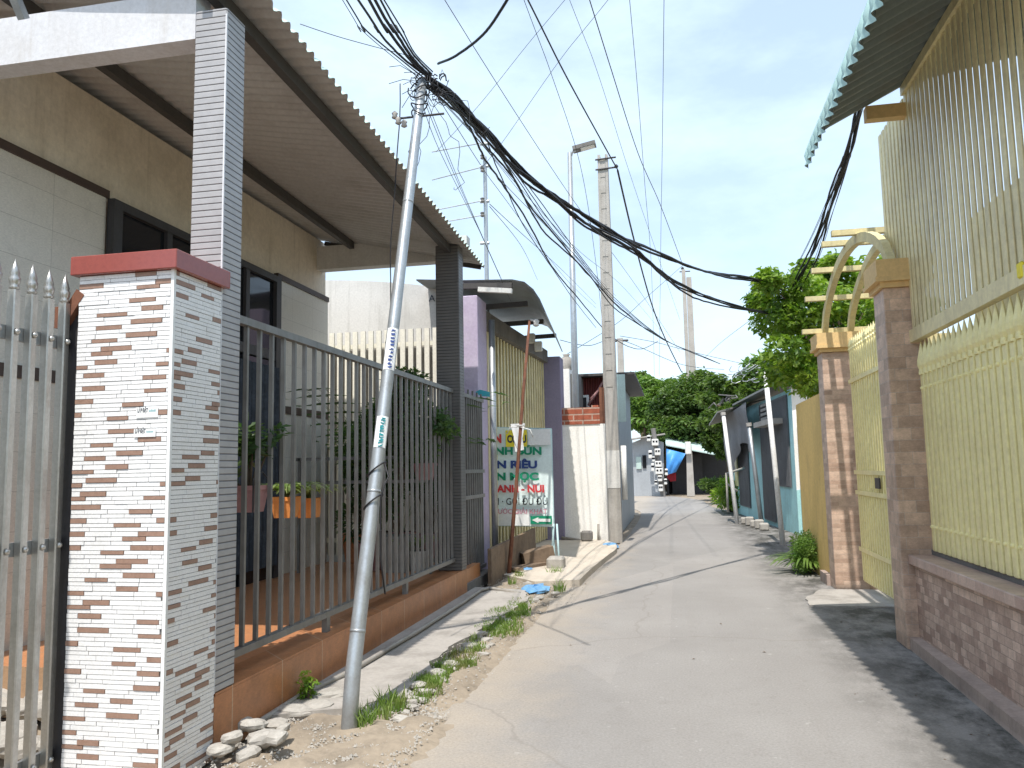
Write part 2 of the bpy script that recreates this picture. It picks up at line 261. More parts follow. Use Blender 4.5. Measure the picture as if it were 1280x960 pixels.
# ------------------------------------------------------------------ object helpers
ORG = {}
def tag(o, label, cat=None, group=None, kind=None):
    if label: o['label'] = label
    if cat: o['category'] = cat
    if group: o['group'] = group
    if kind: o['kind'] = kind
    return o
def thing(name, label, cat, loc, group=None):
    o = bpy.data.objects.new(name, None); C.objects.link(o); o.location = loc; o.empty_display_size = .2
    ORG[o.name] = Vector(loc); return tag(o, label, cat, group)
class MB:
    def __init__(s): s.v = []; s.f = []; s.mi = []; s.cur = 0
    def add(s, vs, fs):
        n = len(s.v); s.v += [tuple(x) for x in vs]; s.f += [tuple(i+n for i in f) for f in fs]; s.mi += [s.cur]*len(fs); return s
    def box(s, x0, x1, y0, y1, z0, z1):
        vs = [(x,y,z) for z in (z0,z1) for y in (y0,y1) for x in (x0,x1)]
        return s.add(vs, [(0,2,3,1),(4,5,7,6),(0,1,5,4),(2,6,7,3),(0,4,6,2),(1,3,7,5)])
    def bevbox(s, x0, x1, y0, y1, z0, z1, b=.01):
        o = [(x0+b,y0),(x1-b,y0),(x1,y0+b),(x1,y1-b),(x1-b,y1),(x0+b,y1),(x0,y1-b),(x0,y0+b)]
        cx, cy = (x0+x1)/2, (y0+y1)/2
        rings = []
        for z, k in ((z0,b),(z0+b,0),(z1-b,0),(z1,b)):
            rings.append([(x-(math.copysign(k,x-cx)), y-(math.copysign(k,y-cy)), z) for x,y in o])
        vs = sum(rings, []); fs = [tuple(range(7,-1,-1)), tuple(range(24,32))]
        for r in range(3):
            for i in range(8): j=(i+1)%8; fs.append((r*8+i, r*8+j, r*8+8+j, r*8+8+i))
        return s.add(vs, fs)
    def obox(s, a, b, w, h, up=(0,0,1)):
        """bar of rectangular section from a to b (w sideways, h along up)"""
        a, b = Vector(a), Vector(b); d = (b-a).normalized(); u = Vector(up); sd = d.cross(u)
        if sd.length < 1e-4: sd = d.cross(Vector((0,1,0)))
        sd.normalize(); u = sd.cross(d).normalized()
        vs = [p + sd*(i*w/2) + u*(j*h/2) for p in (a,b) for (i,j) in ((-1,-1),(1,-1),(1,1),(-1,1))]
        return s.add(vs, [(3,2,1,0),(4,5,6,7),(0,1,5,4),(1,2,6,5),(2,3,7,6),(3,0,4,7)])
    def tube(s, pts, r, n=8, caps=True):
        pts = [Vector(p) for p in pts]; rs = r if isinstance(r, (list,tuple)) else [r]*len(pts)
        vs = []; ref = None
        for i, p in enumerate(pts):
            d = (pts[min(i+1,len(pts)-1)] - pts[max(i-1,0)]).normalized()
            if ref is None:
                ref = d.cross(Vector((0,0,1)));
                if ref.length < .05: ref = d.cross(Vector((1,0,0)))
            a = (ref - d*ref.dot(d)).normalized(); ref = a; b = d.cross(a)
            for k in range(n):
                t = 2*math.pi*k/n; vs.append(p + a*(rs[i]*math.cos(t)) + b*(rs[i]*math.sin(t)))
        fs = [(i*n+k, i*n+(k+1)%n, (i+1)*n+(k+1)%n, (i+1)*n+k) for i in range(len(pts)-1) for k in range(n)]
        if caps: fs += [tuple(range(n-1,-1,-1)), tuple(range((len(pts)-1)*n, len(pts)*n))]
        return s.add(vs, fs)
    def lathe(s, prof, c, n=12):
        c = Vector(c); return s.tube([c+Vector((0,0,z)) for z,r in prof], [max(r,.0005) for z,r in prof], n)
    def prism(s, poly, z0, z1):
        n = len(poly); vs = [(x,y,z0) for x,y in poly]+[(x,y,z1) for x,y in poly]
        return s.add(vs, [tuple(range(n-1,-1,-1)), tuple(range(n,2*n))]+[(i,(i+1)%n,n+(i+1)%n,n+i) for i in range(n)])
    def quad(s, a, b, c, d): return s.add([a,b,c,d], [(0,1,2,3)])
    def slab(s, pts, off):
        """thick polygon: pts extruded by the vector off"""
        n=len(pts); pts=[Vector(p) for p in pts]; off=Vector(off)
        return s.add(pts+[p+off for p in pts], [tuple(range(n-1,-1,-1)), tuple(range(n,2*n))]+[(i,(i+1)%n,n+(i+1)%n,n+i) for i in range(n)])
    def build(s, name, mat, parent=None, smooth=False, org=None):
        o_ = ORG[parent.name] if parent else Vector(org or (0,0,0))
        me = bpy.data.meshes.new(name); me.from_pydata([(v[0]-o_[0], v[1]-o_[1], v[2]-o_[2]) for v in s.v], [], s.f)
        for mt in (mat if isinstance(mat, (list,tuple)) else [mat]): me.materials.append(M[mt] if isinstance(mt,str) else mt)
        if isinstance(mat, (list,tuple)): me.polygons.foreach_set('material_index', s.mi)
        if smooth: me.polygons.foreach_set('use_smooth', [True]*len(me.polygons))
        me.update()
        o = bpy.data.objects.new(name, me); C.objects.link(o)
        if parent: o.parent = parent
        else: o.location = o_
        ORG[o.name] = Vector(o_); return o
def sub(parent_part, o):  # make o a sub-part of parent_part (same origin)
    o.parent = parent_part; o.location = (0,0,0); return o
def lettering(name, text, size, mat, parent, origin, ux, uy, align='LEFT', bold=.0, ext=.002, width=None):
    """text laid on a plane: origin + ux (reading direction) + uy (up)"""
    cu = bpy.data.curves.new(name, 'FONT'); cu.body = text; cu.size = size; cu.align_x = align; cu.extrude = ext; cu.offset = bold; cu.resolution_u = 4
    tmp = bpy.data.objects.new('tmp', cu); C.objects.link(tmp); bpy.context.view_layer.update()
    me = bpy.data.meshes.new_from_object(tmp.evaluated_get(bpy.context.evaluated_depsgraph_get()))
    bpy.data.objects.remove(tmp); bpy.data.curves.remove(cu)
    ux, uy = Vector(ux).normalized(), Vector(uy).normalized(); nz = ux.cross(uy)
    mat4 = Matrix((ux, uy, nz)).transposed().to_4x4(); o_ = ORG[parent.name]
    xs = [v.co.x for v in me.vertices] or [0]
    k = (width/(max(xs)-min(xs))) if width else 1
    for v in me.vertices: v.co = mat4 @ Vector((v.co.x*k, v.co.y, v.co.z)) + Vector(origin) - o_
    me.materials.clear(); me.materials.append(M[mat]); me.name = name
    o = bpy.data.objects.new(name, me); C.objects.link(o); o.parent = parent; ORG[o.name] = Vector(o_); return o
rnd = random.Random(7)
# ------------------------------------------------------------------ foliage
def leaves(pts_dirs, size, mat, name, parent, aspect=.5, seed=1, droop=.3):
    """every leaf a folded pointed blade of four faces' worth of outline: real small faces through the crown's volume"""
    rg = np.random.default_rng(seed); P = np.array([p for p in pts_dirs]); n = len(P)
    d = rg.normal(size=(n,3)); d[:,2] = d[:,2]*.5 - droop; d /= np.linalg.norm(d,axis=1)[:,None]
    u = rg.normal(size=(n,3))*.6; u[:,2] += 1.0
    sd = np.cross(d,u); sd /= np.linalg.norm(sd,axis=1)[:,None]; nn = np.cross(sd,d)
    L_ = size*rg.uniform(.6,1.3,n)[:,None]; w = L_*aspect*.5
    a = P; m1 = P + d*L_*.45 + sd*w + nn*L_*.08; m2 = P + d*L_*.45 - sd*w + nn*L_*.08; t = P + d*L_
    mid = P + d*L_*.5 - nn*L_*.03
    V = np.stack([a,m1,t,m2,mid],1).reshape(-1,3)
    base = np.arange(n)*5
    Fc = []
    for b in base: Fc += [(b,b+1,b+4),(b+1,b+2,b+4),(b+2,b+3,b+4),(b+3,b,b+4)]
    mb = MB(); mb.v = [tuple(x) for x in V.tolist()]; mb.f = Fc; mb.mi = [0]*len(Fc)
    return mb.build(name, mat, parent)
def crownpts(clumps, per, seed):
    rg = np.random.default_rng(seed); out = []
    for (c, r) in clumps:
        r = np.array(r if hasattr(r,'__len__') else (r,r,r*.75)); k = int(per)
        d = rg.normal(size=(k,3)); d /= np.linalg.norm(d,axis=1)[:,None]
        out.append(np.array(c) + d*r*(rg.uniform(.25,1,k)**.5)[:,None])
    return np.concatenate(out)
def tree(name, label, base, top, crown_c, crown_r, nclump, per, leaf, mat, seed=1, trunk=.15, group=None, lean=(0,0), clr=.32):
    rg = random.Random(seed)
    t = thing(name, label, 'tree', base, group)
    b = Vector(base); cc = Vector(crown_c)
    mb = MB(); mid = b.lerp(cc, .55)+Vector((rg.uniform(-.2,.2), rg.uniform(-.2,.2), 0))
    mb.tube([b, b.lerp(mid,.5)+Vector((rg.uniform(-.1,.1),0,0)), mid, cc], [trunk, trunk*.8, trunk*.65, trunk*.25], 9)
    cl = []
    R_ = Vector(crown_r)
    lobes = [(Vector((rg.uniform(-1,1),rg.uniform(-1,1),rg.uniform(-.6,1))).normalized(), rg.uniform(-.42,.34)) for _ in range(9)]
    for i in range(nclump):
        while True:
            d = Vector((rg.uniform(-1,1), rg.uniform(-1,1), rg.uniform(-1,1)))
            if .35 < d.length < 1.0: break
        dn = d.normalized(); kf = .95+sum(a_*max(0,dn.dot(l_))**4 for l_,a_ in lobes); d = d*kf
        c = cc + Vector((d.x*R_.x, d.y*R_.y, d.z*R_.z)); r = rg.uniform(.7,1.3)*clr*min(R_)
        cl.append(((c.x,c.y,c.z), (r*1.2, r*1.2, r*.8)))
        if i % 2 == 0: s = mid.lerp(cc, rg.uniform(0,.9)); mb.tube([s, s.lerp(c,.5)+Vector((0,0,.08*R_.z)), c], [trunk*.35, trunk*.22, trunk*.07], 5)
    mb.build('trunk', 'bark', t, True)
    leaves(crownpts(cl, per, seed), leaf, mat, 'crown', t, .55, seed)
    return t
def strap(mb, base, n, length, width, rg, up=.8, spread=1):
    for i in range(n):
        a = rg.uniform(0, 2*math.pi); d = Vector((math.cos(a), math.sin(a), 0))*spread; L_ = length*rg.uniform(.6,1.1); p = Vector(base); v = (d*.5+Vector((0,0,up))).normalized()
        sd = d.cross(Vector((0,0,1))).normalized(); vs = []; k = 6
        for j in range(k+1):
            w = width*math.sin(math.pi*(.12+.86*j/k))*.5
            vs += [p - sd*w, p + sd*w]; p = p + v*(L_/k); v = (v + Vector((0,0,-.34)) + d*.08).normalized()
        mb.add(vs, [(2*j,2*j+1,2*j+3,2*j+2) for j in range(k)])
# ------------------------------------------------------------------ STRUCTURE: ground, road, verge
mb = MB(); mb.quad((-300,-60,-.02),(300,-60,-.02),(300,900,-.02),(-300,900,-.02)); tag(mb.build('ground','soil'), 'sandy ground beneath the lane and the houses', kind='structure')
Lp = [(-1.55,-3),(-1.55,2.0),(-1.6,3.5),(-1.7,5.0),(-1.66,6.5),(-1.63,8.0),(-1.64,9.5),(-1.66,11.5),(-1.35,13.5),(-1.2,16),(-1.12,20),(-1.15,27),(-1.6,31),(-3.5,36),(-8,40)]
Rp = [(1.95,-3),(1.95,7.6),(2.4,7.9),(2.4,10.8),(2.1,12.5),(2.4,17),(2.7,19.3),(2.3,23.5),(1.95,28.4),(1.35,32),(1.2,38),(-.2,43.5),(-9,47)]
def smoothline(P, k=6):
    out = []
    for i in range(len(P)-1):
        p0, p1, p2, p3 = [Vector(P[max(0,min(len(P)-1,j))]+(0,)) for j in (i-1,i,i+1,i+2)]
        for t in range(k):
            t /= k; out.append(.5*((2*p1)+(-p0+p2)*t+(2*p0-5*p1+4*p2-p3)*t*t+(-p0+3*p1-3*p2+p3)*t**3))
    out.append(Vector(P[-1]+(0,))); return out
Ls = smoothline(Lp); Rs = Rp
poly = [(p.x+rnd.uniform(-.02,.02), p.y) for p in Ls] + [(x,y) for x,y in Rs[::-1]]
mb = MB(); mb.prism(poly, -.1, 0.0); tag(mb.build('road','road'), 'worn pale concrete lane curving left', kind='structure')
def jag(P, amp, seg=.12, seed=2):
    rg = random.Random(seed); out = []
    for i in range(len(P)-1):
        a, b = Vector(P[i]), Vector(P[i+1]); n = max(1,int((b-a).length/seg))
        for j in range(n):
            p = a.lerp(b, j/n); out.append((p.x+rg.uniform(-amp,amp), p.y+rg.uniform(-amp,amp)*.5))
    out.append(tuple(P[-1])); return out
edge = jag([(-2.1,5.1),(-1.92,5.4),(-1.94,6.0),(-1.97,6.8),(-1.93,7.6),(-1.82,8.6),(-1.78,9.4),(-1.9,10.2)], .05)
mb = MB(); mb.prism([(-2.62,4.85)]+[(-2.35,5.0)]+edge+[(-2.62,10.4)], 0.0, .07)
tag(mb.build('pavement_slab','slab'), 'cracked cement slab along the orange plinth', kind='structure')
ap = smoothline([(-1.32,11.0),(-1.28,12.3),(-1.2,13.8),(-1.12,15.2),(-1.2,16.2)])
mb = MB(); mb.prism([(-2.9,12.0),(-1.9,10.8)]+[(p.x-.0,p.y) for p in ap]+[(-1.5,17.0),(-2.9,17.6)], 0, .09); tag(mb.build('apron','apron'), 'raised pale cement apron before the purple house', kind='structure')
# sandy soil patch mounds beside the pole
mb = MB()
rg = random.Random(4); nx, ny = 30, 90
for (x0,x1,y0,y1,h) in ((-2.5,-1.35,3.9,5.3,.05),(-1.95,-1.45,5.0,10.2,.045),(-2.5,-1.5,9.7,12.0,.06)):
    vs = []; nx=16; ny=max(10,int((y1-y0)*14))
    for j in range(ny+1):
        for i in range(nx+1):
            u, v = i/nx, j/ny; e = min(1, 4*min(u+.12,1-u))*min(1,6*min(v,1-v)+.0)
            vs.append((x0+(x1-x0)*u+rg.uniform(-.01,.01), y0+(y1-y0)*v, -.015 + h*e*(.55+.9*rg.random())))
    mb.add(vs, [(j*(nx+1)+i, j*(nx+1)+i+1, (j+1)*(nx+1)+i+1, (j+1)*(nx+1)+i) for j in range(ny) for i in range(nx)])
tag(mb.build('soil_verge','soil', smooth=True), 'dry sandy soil and grit along the broken pavement edge', kind='structure')

# ------------------------------------------------------------------ corrugated sheets
def corrugated(profile, y0, y1, pitch=.09, amp=.012, axis='y', step=6, skew=None):
    """profile: list of (x,z); ridges run along the profile, waves repeat along y. skew: profile at y1"""
    mb = MB(); n = int((y1-y0)/pitch*step); vs = []
    P0 = [Vector((x,0,z)) for x,z in profile]; P1 = [Vector((x,0,z)) for x,z in (skew or profile)]
    for j in range(n+1):
        t = j/n; y = y0+(y1-y0)*t; w = amp*math.cos(2*math.pi*(y-y0)/pitch)
        Q = [a.lerp(b,t) for a,b in zip(P0,P1)]
        for i,q in enumerate(Q):
            d = (Q[min(i+1,len(Q)-1)]-Q[max(i-1,0)]).normalized(); nrm = Vector((-d.z,0,d.x)); nrm = nrm if nrm.z>0 or abs(nrm.z)<.2 else -nrm
            p = q + nrm*w; vs.append((p.x, y, p.z))
    m_ = len(P0)
    mb.add(vs, [(j*m_+i, (j+1)*m_+i, (j+1)*m_+i+1, j*m_+i+1) for j in range(n) for i in range(m_-1)])
    return mb
# ------------------------------------------------------------------ LEFT: terrace house
H = thing('terrace_house', 'beige house with roofed tiled terrace on the left of the lane', 'house', (-4.8, 5, 0))
mb = MB(); mb.box(-9,-4.93,1,10.8,0,4.96); mb.build('house_body','beige',H)
for z0,z1 in ((2.46,4.08),(.33,2.36)):
    for y0,y1 in ((1.0,6.1),(9.27,10.8)): mb = MB(); mb.box(-4.93,-4.89,y0,y1,z0,z1); mb.build('wall_tiling','greytile',H)
for b_ in ((-4.93,-4.87,1.0,6.12,4.08,4.15),(-4.93,-4.87,9.25,10.8,4.08,4.15),(-4.93,-4.875,1.0,6.08,2.36,2.46),(-4.93,-4.875,9.29,10.8,2.36,2.46)): mb = MB(); mb.box(*b_); mb.build('wall_band','brownband',H)
d = MB(); d.box(-4.89,-4.82,6.12,6.24,.33,4.08); d.box(-4.89,-4.82,9.13,9.25,.33,4.08); d.box(-4.89,-4.82,6.24,9.13,4.0,4.08); d.box(-4.89,-4.83,6.24,9.13,3.0,3.12)
for y in (6.95,7.7,8.45): d.box(-4.89,-4.83,y-.04,y+.04,.33,4.0)
dr = d.build('door_frame','darkmetal_and_shade',H)
d = MB(); d.box(-4.90,-4.87,6.24,9.13,.33,4.0); sub(dr, d.build('door_glass','glassdark',H))
d = MB()
vs=[]; n=60
for j in range(n+1):
    y=7.9+1.2*j/n
    for z in (.5,2.9): vs.append((-4.78+.03*math.sin(j*1.3), y, z))
d.add(vs,[(2*j,2*j+1,2*j+3,2*j+2) for j in range(n)]); d.build('curtain','curtain',H,True)
mb = MB(); mb.prism([(-4.9,4.8),(-3.32,4.8),(-3.32,4.29),(-2.65,4.29),(-2.65,10.8),(-4.9,10.8)],.0,.335); mb.build('terrace_floor','floortile',H)
# plinth with stepped top edge
mb = MB(); mb.box(-2.65,-2.62,4.285,9.98,.0,.34); mb.build('plinth_facing','woodtile',H)
mb = MB(); mb.box(-2.88,-2.622,4.3,9.98,.341,.356); mb.build('plinth_top','woodtile',H)
# columns
for (x0,x1,y0,y1,mat) in ((-2.84,-2.62,4.28,4.5,'rib'),(-2.93,-2.62,9.75,9.97,'ribshaded')):
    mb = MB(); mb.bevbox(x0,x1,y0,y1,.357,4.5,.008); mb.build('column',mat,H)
mb = MB(); mb.box(-2.625,-2.615,4.272,4.282,.36,4.45); mb.build('corner_trim','beamwhite',H)
# front beam, end beam
mb = MB(); mb.box(-4.93,-2.85,4.3,4.46,4.33,4.66); mb.build('front_beam','beamwhite',H)
mb = MB(); mb.box(-4.93,-2.70,10.5,10.68,4.5,4.84); mb.build('end_beam','pale',H)
# roof sheets
prof = [(-9.2,5.6),(-7,5.37),(-4.9,5.08),(-3.6,4.86),(-2.49,4.695),(-2.462,4.672)]
prof2 = [(-9.2,5.5),(-7,5.27),(-4.9,5.0),(-3.6,4.68),(-2.53,4.445),(-2.502,4.422)]
mb = corrugated(prof, 4.16, 10.72, .125, .019, skew=prof2); rf = mb.build('roof','roofL',H,True)
mb = MB()
for x,z,z2 in ((-2.76,4.70,4.46),(-4.35,4.95,4.83)): mb.obox((x,4.2,z-.045),(x,10.4,z2-.045),.07,.1)
pl = mb.build('roof_purlins','purlin',H)
mb = MB(); mb.obox((-2.55,10.7,4.42),(-4.9,10.7,4.94),.03,.06); mb.build('gable_rafter','purlin',H)
mb = MB(); mb.obox(gx(14,-14,-3.9),gx(30,24,-3.9),.05,.05); mb.build('beam_bracket','steel',H)

# near-left grey railing on the plinth
RL = thing('terrace_railing','long grey steel railing of thin upright bars on the orange plinth','railing',(-2.6,7,.36))
mb = MB(); mb.box(-2.76,-2.705,4.5,9.75,2.57,2.62); mb.build('top_rail','railgrey',RL)
mb = MB(); mb.box(-2.76,-2.705,4.5,9.75,.47,.515); mb.build('bottom_rail','railgrey',RL)
for y in (6.0,7.9): mb = MB(); mb.box(-2.755,-2.71,y,y+.06,.356,.47); mb.build('foot','railgrey',RL)
y = 4.6; proto=None
while y < 9.72:
    if proto is None:
        mb = MB(); mb.box(-2.747,-2.719,y-.012,y+.012,.515,2.57); proto = mb.build('bar','railgrey',RL); y0b=y
    else:
        c = proto.copy(); C.objects.link(c); c.parent = RL; c.location = (0,y-y0b,0); c.rotation_euler = (0,0,0)
    y += .17
# ------------------------------------------------------------------ tiled gate pillar (strips of white and brown tile as real relief)
GP = thing('tiled_gate_pillar','square gate pillar clad in white and brown strip tiles under a red cap','pillar',(-2.75,4.15,0))
X0,X1,Y0,Y1,ZT = -3.2,-2.62,3.81,4.27,2.71
mb = MB(); mb.box(X0,X1,Y0,Y1,0,ZT); mb.build('core','grout',GP)
mb = MB(); rg = random.Random(11); z = .0; row = 0
pat = [.0265,.0215,.0215,.0275,.0215,.024]
while z < ZT-.01:
    h = pat[row % 6]; h = min(h, ZT-z)
    for face in (0,1):
        lo, hi = (X0,X1-.012) if face == 0 else (Y0+.012,Y1)
        p = lo - rg.uniform(0,.1); k = 0
        brown_at = rg.random()
        while p < hi:
            l = rg.choice((.13,.16,.19,.14)); a, b = max(p,lo), min(p+l,hi)
            fr_=((p+l*.5-lo)/(hi-lo)); isb = (row % 3 != 1) and (abs(((fr_ - row*.37) + .5) % 1.0 - .5) < .13)
            mb.cur = 1 if isb else 0
            e = .004+rg.uniform(0,.004)+(.002 if isb else 0); g_=.0016
            if b-a > .012:
                if face == 0: mb.box(a+g_,b-g_,Y0-e,Y0+.001,z+.0014,z+h-.0014)
                else: mb.box(X1-.001,X1+e,a+g_,b-g_,z+.0014,z+h-.0014)
            p += l
    z += h; row += 1
mb.build('strip_tiles',['whitetile','browntile'],GP)
mb = MB(); mb.box(X1-.011,X1+.008,Y0-.008,Y0+.011,0,ZT); mb.build('corner_trim','wht',GP)
mb = MB(); mb.bevbox(X0-.035,X1+.04,Y0-.04,Y1+.04,ZT,ZT+.105,.004); mb.build('pillar_cap','redstone',GP)
for (px,py,w,h,t) in ((184,514,.13,.045,'LẮP ĐẶT'),(181,540,.13,.035,'LẮP ĐẶT')):
    p = gy(px,py,Y0-.011); mb = MB(); mb.box(p.x-w/2,p.x+w/2,Y0-.0125,Y0-.0105,p.z-h*.75,p.z+h/2); st = mb.build('sticker','wht',GP)
    sub(st, lettering('lettering',t,.03,'tblack',GP,(p.x-w/2+.008,Y0-.0128,p.z-.005),(1,0,0),(0,0,1),'LEFT',.0012,.0004,width=.062))
    mb=MB(); rq=random.Random(px); [mb.box(p.x+.012+.006*k,p.x+.015+.006*k,Y0-.0132,Y0-.0124,p.z-.004,p.z+.003+rq.uniform(0,.006)) for k in range(7)]; sub(st, mb.build('printed_marks','tteal',GP))
# ------------------------------------------------------------------ stainless gate leaf at far left
GT = thing('stainless_gate','swung open stainless steel gate leaf with spear tips beside the tiled pillar','gate',(-3.06,3.5,0))
gxx = -3.27; y = 3.78; i = 0
prof = [(0,.024),(.012,.031),(.02,.022),(.035,.03),(.06,.034),(.075,.024),(.085,.029),(.17,.001)]
while y > 2.75:
    mb = MB(); mb.bevbox(gxx-.024,gxx+.024,y-.022,y+.022,.06,2.56,.006); mb.build('bar','stainless',GT)
    mb = MB(); mb.lathe([(2.56+a*.95,r*.85) for a,r in prof],(gxx,y,0),10); sp = mb.build('spear_tip','stainless',GT,True)
    for z in (2.34,1.24,.14): mb = MB(); mb.tube([(gxx+.024,y,z),(gxx+.036,y,z),(gxx+.044,y,z)],[.017,.015,.004],10); mb.build('rail_stud','stainless',GT,True)
    y -= .115
for z in (2.34,1.24,.14): mb = MB(); mb.box(gxx-.05,gxx-.026,2.6,3.85,z-.035,z+.035); mb.build('cross_rail','steel',GT)
GPst = thing('gate_post','dark rusty square post with bent bracket between gate and tiled pillar','post',(-3.04,4.05,0))
mb = MB(); mb.bevbox(-3.30,-3.215,3.84,3.92,0,2.5,.005); mb.build('post_tube','darkmetal_and_shade',GPst)
mb = MB(); mb.obox((-3.3,3.83,2.46),(-3.19,3.83,2.62),.06,.06); mb.obox((-3.3,3.8,2.42),(-3.3,3.8,2.54),.05,.05); mb.build('bracket','rust',GPst)

# ------------------------------------------------------------------ leaning steel pole
base = gz(432,918,.02); P0 = Vector(base); PT = gy(528,100,6.1)
SP = thing('steel_pole','leaning galvanised steel pole carrying the tangled cables in front of the terrace','pole',tuple(P0))
mb = MB(); k=14; mb.tube([P0.lerp(PT,i/k)-Vector((0,0,.25 if i==0 else 0)) for i in range(k+1)],[.05-.012*i/k for i in range(k+1)],12); mb.build('shaft','polesteel',SP,True)
mb = MB()
for t in (.12,.3,.52,.76): mb=MB(); mb.tube([P0.lerp(PT,t-.002),P0.lerp(PT,t+.002)],.0515-.012*t,12); mb.build('weld_ring','polesteel',SP,True)
ct = (PT-P0).normalized()
def pole_text(t0,t1,text,mat):
    a,b = P0.lerp(PT,t0),P0.lerp(PT,t1); u=(b-a).normalized(); tocam=(EYE-a); tocam=(tocam-u*tocam.dot(u)).normalized(); s_=u.cross(tocam)  # upwards x towards-camera
    mb=MB(); n=6; r=.0515-.012*t0; vs=[]
    for k_ in range(n+1):
        th=-1.0+2.0*k_/n; dd=tocam*math.cos(th)+s_*math.sin(th); vs+= [a+dd*r, b+dd*(r-.012*(t1-t0)+.0005)]
    mb.add(vs,[(2*k_,2*k_+1,2*k_+3,2*k_+2) for k_ in range(n)]); bd=mb.build('notice_band','wht',SP,True)
    mb=MB(); rq=random.Random(int(t0*1000)); nk=11
    for k_ in range(nk):
        c_=a.lerp(b,(k_+.6)/(nk+.4))+tocam*(r+.003)+s_*.004
        for sg in range(3): w_=rq.uniform(-.016,.016); mb.obox(c_+u*rq.uniform(-.008,.008)-s_*.016+s_*max(w_,0),c_+u*rq.uniform(-.008,.008)+s_*(.016+min(w_,0)),.006,.003,tocam)
    sub(bd,mb.build('printed_marks',mat,SP))
pole_text(.36,.405,'','tteal'); pole_text(.475,.54,'','tnavy')
mb = MB()
for i in range(5):
    c=P0.lerp(PT,.93+.016*i); r=.055+.012*(i%2); mb.tube([c+Vector((r*math.cos(a),r*math.sin(a),.02*math.sin(a*2+i))) for a in [2*math.pi*j/14 for j in range(15)]],.006,5)
mb.build('wire_wrap','black',SP,True)
mb = MB(); c=P0.lerp(PT,.925); s=Vector((1,0,0)); mb.tube([c-s*.17,c+s*.22],.009,6); mb.build('cross_rod','darkmetal_and_shade',SP)
mb = MB()
for dx,dz in ((-.17,-.02),(-.12,-.05),(-.2,.03)): mb.lathe([(-.03,.012),(-.02,.026),(0,.018),(.015,.027),(.035,.008)],c+Vector((dx,0,dz)),9)
mb.build('insulator','concrete',SP,True)
mb = MB()
for t,dy in ((.335,.0),(.29,.02)):
    c=P0.lerp(PT,t); mb.tube([c+Vector((.064*math.cos(a),.064*math.sin(a),.05*math.cos(a)-.02)) for a in [2*math.pi*j/16 for j in range(17)]],.006,5)
a=P0.lerp(PT,.335)+Vector((.06,-.02,.03)); b=P0.lerp(PT,.29)+Vector((.06,-.02,.0)); mb.tube([a,a+Vector((.03,0,-.1)),b+Vector((.03,0,.1)),b,b+Vector((.0,0,-.4)),b+Vector((.03,0,-.62))],.006,5)
mb.build('loose_cable','black',SP,True)
# ------------------------------------------------------------------ pale slat fence and wall behind the terrace
SF = thing('slat_fence','tall off white upright slat fence seen through the end of the terrace','fence',(-4.3,11.35,0))
x=-6.3; pr=None
while x < -3.5:
    if pr is None: mb=MB(); mb.box(x,x+.078,11.92,11.96,.3,3.83); pr=mb.build('slat','creamwhite',SF); xb=x
    else: c=pr.copy(); C.objects.link(c); c.parent=SF; c.location=(x-xb,0,0)
    x+=.133
for z in (3.56,2.0,.5): mb=MB(); mb.box(-6.3,-3.42,11.962,11.99,z,z+.07); mb.build('cross_rail','creamwhite',SF)
mb=MB(); mb.box(-6.3,-3.42,12.1,12.13,.3,3.62); mb.build('gap_shade_panel','concrete',SF)  # added grey sheet gives the gaps the tone of the shaded wall behind
# ------------------------------------------------------------------ purple house
PH = thing('purple_house','low purple house with folding cream shutter and curved sheet roof','house',(-3.2,14,0))
mb=MB(); mb.box(-9,-3.35,12.56,17.1,0,4.3); mb.build('house_body','pale',PH)
mb=MB()
n=20; 
mb.slab([(-9,12.55,3.4)]+[(-9+5.6*i/n,12.55,4.88-.28*((i/n-.45)**2)*4) for i in range(n+1)]+[(-3.4,12.55,3.4)],(0,-.05,0)); mb.build('side_panel','pale',PH)
a_=gy(536,377,12.48); lettering('lettering','A',.16,'tblack',PH,tuple(a_),(1,0,0),(0,0,1),'LEFT',0,.001)
mb=MB(); mb.bevbox(-3.4,-2.82,11.55,12.15,0,4.22,.01); mb.build('pier','purple',PH)
mb=MB(); mb.bevbox(-2.85,-2.33,17.0,17.5,0,4.0,.01); mb.build('pier','purpledark',PH)
A=Vector((-3.0,12.15,0)); B=Vector((-2.72,17.0,0)); 
mb=MB(); mb.obox(A+Vector((.0,0,4.0)),B+Vector((.0,0,4.0)),.25,.26); mb.build('lintel','darkconc',PH)
mb=MB(); n=46
for i in range(n):
    a=A.lerp(B,i/n); b=A.lerp(B,(i+.78)/n); off=Vector((.035 if i%2 else 0,0,0)); mb.slab([a+off+Vector((0,0,.12)),b+off+Vector((0,0,.12)),b+off+Vector((0,0,3.86)),a+off+Vector((0,0,3.86))],(-.02,0,0))
mb.slab([A+Vector((-.03,0,.12)),B+Vector((-.03,0,.12)),B+Vector((-.03,0,3.86)),A+Vector((-.03,0,3.86))],(-.01,0,0))
mb.build('folding_shutter','creamdull',PH)
mb=MB(); mb.tube([(-2.75,12.2,0),(-2.75,12.2,3.95)],.05,10); mb.build('downpipe','steel',PH,True)
pn=[gy(520,350,11.7),gy(575,351,11.7),gy(640,350,11.7),gy(655,353,11.7),gy(666,362,11.7),gy(674,374,11.7),gy(681,390,11.7)]
pf=[gy(600,405,17.6),gy(640,404,17.6),gy(677,405,17.6),gy(685,408,17.6),gy(691,415,17.6),gy(697,425,17.6),gy(703,440,17.6)]
mb=corrugated([(p.x,p.z) for p in pn],11.7,17.6,.09,.012,skew=[(p.x,p.z) for p in pf]); mb.build('roof','roofP',PH,True)
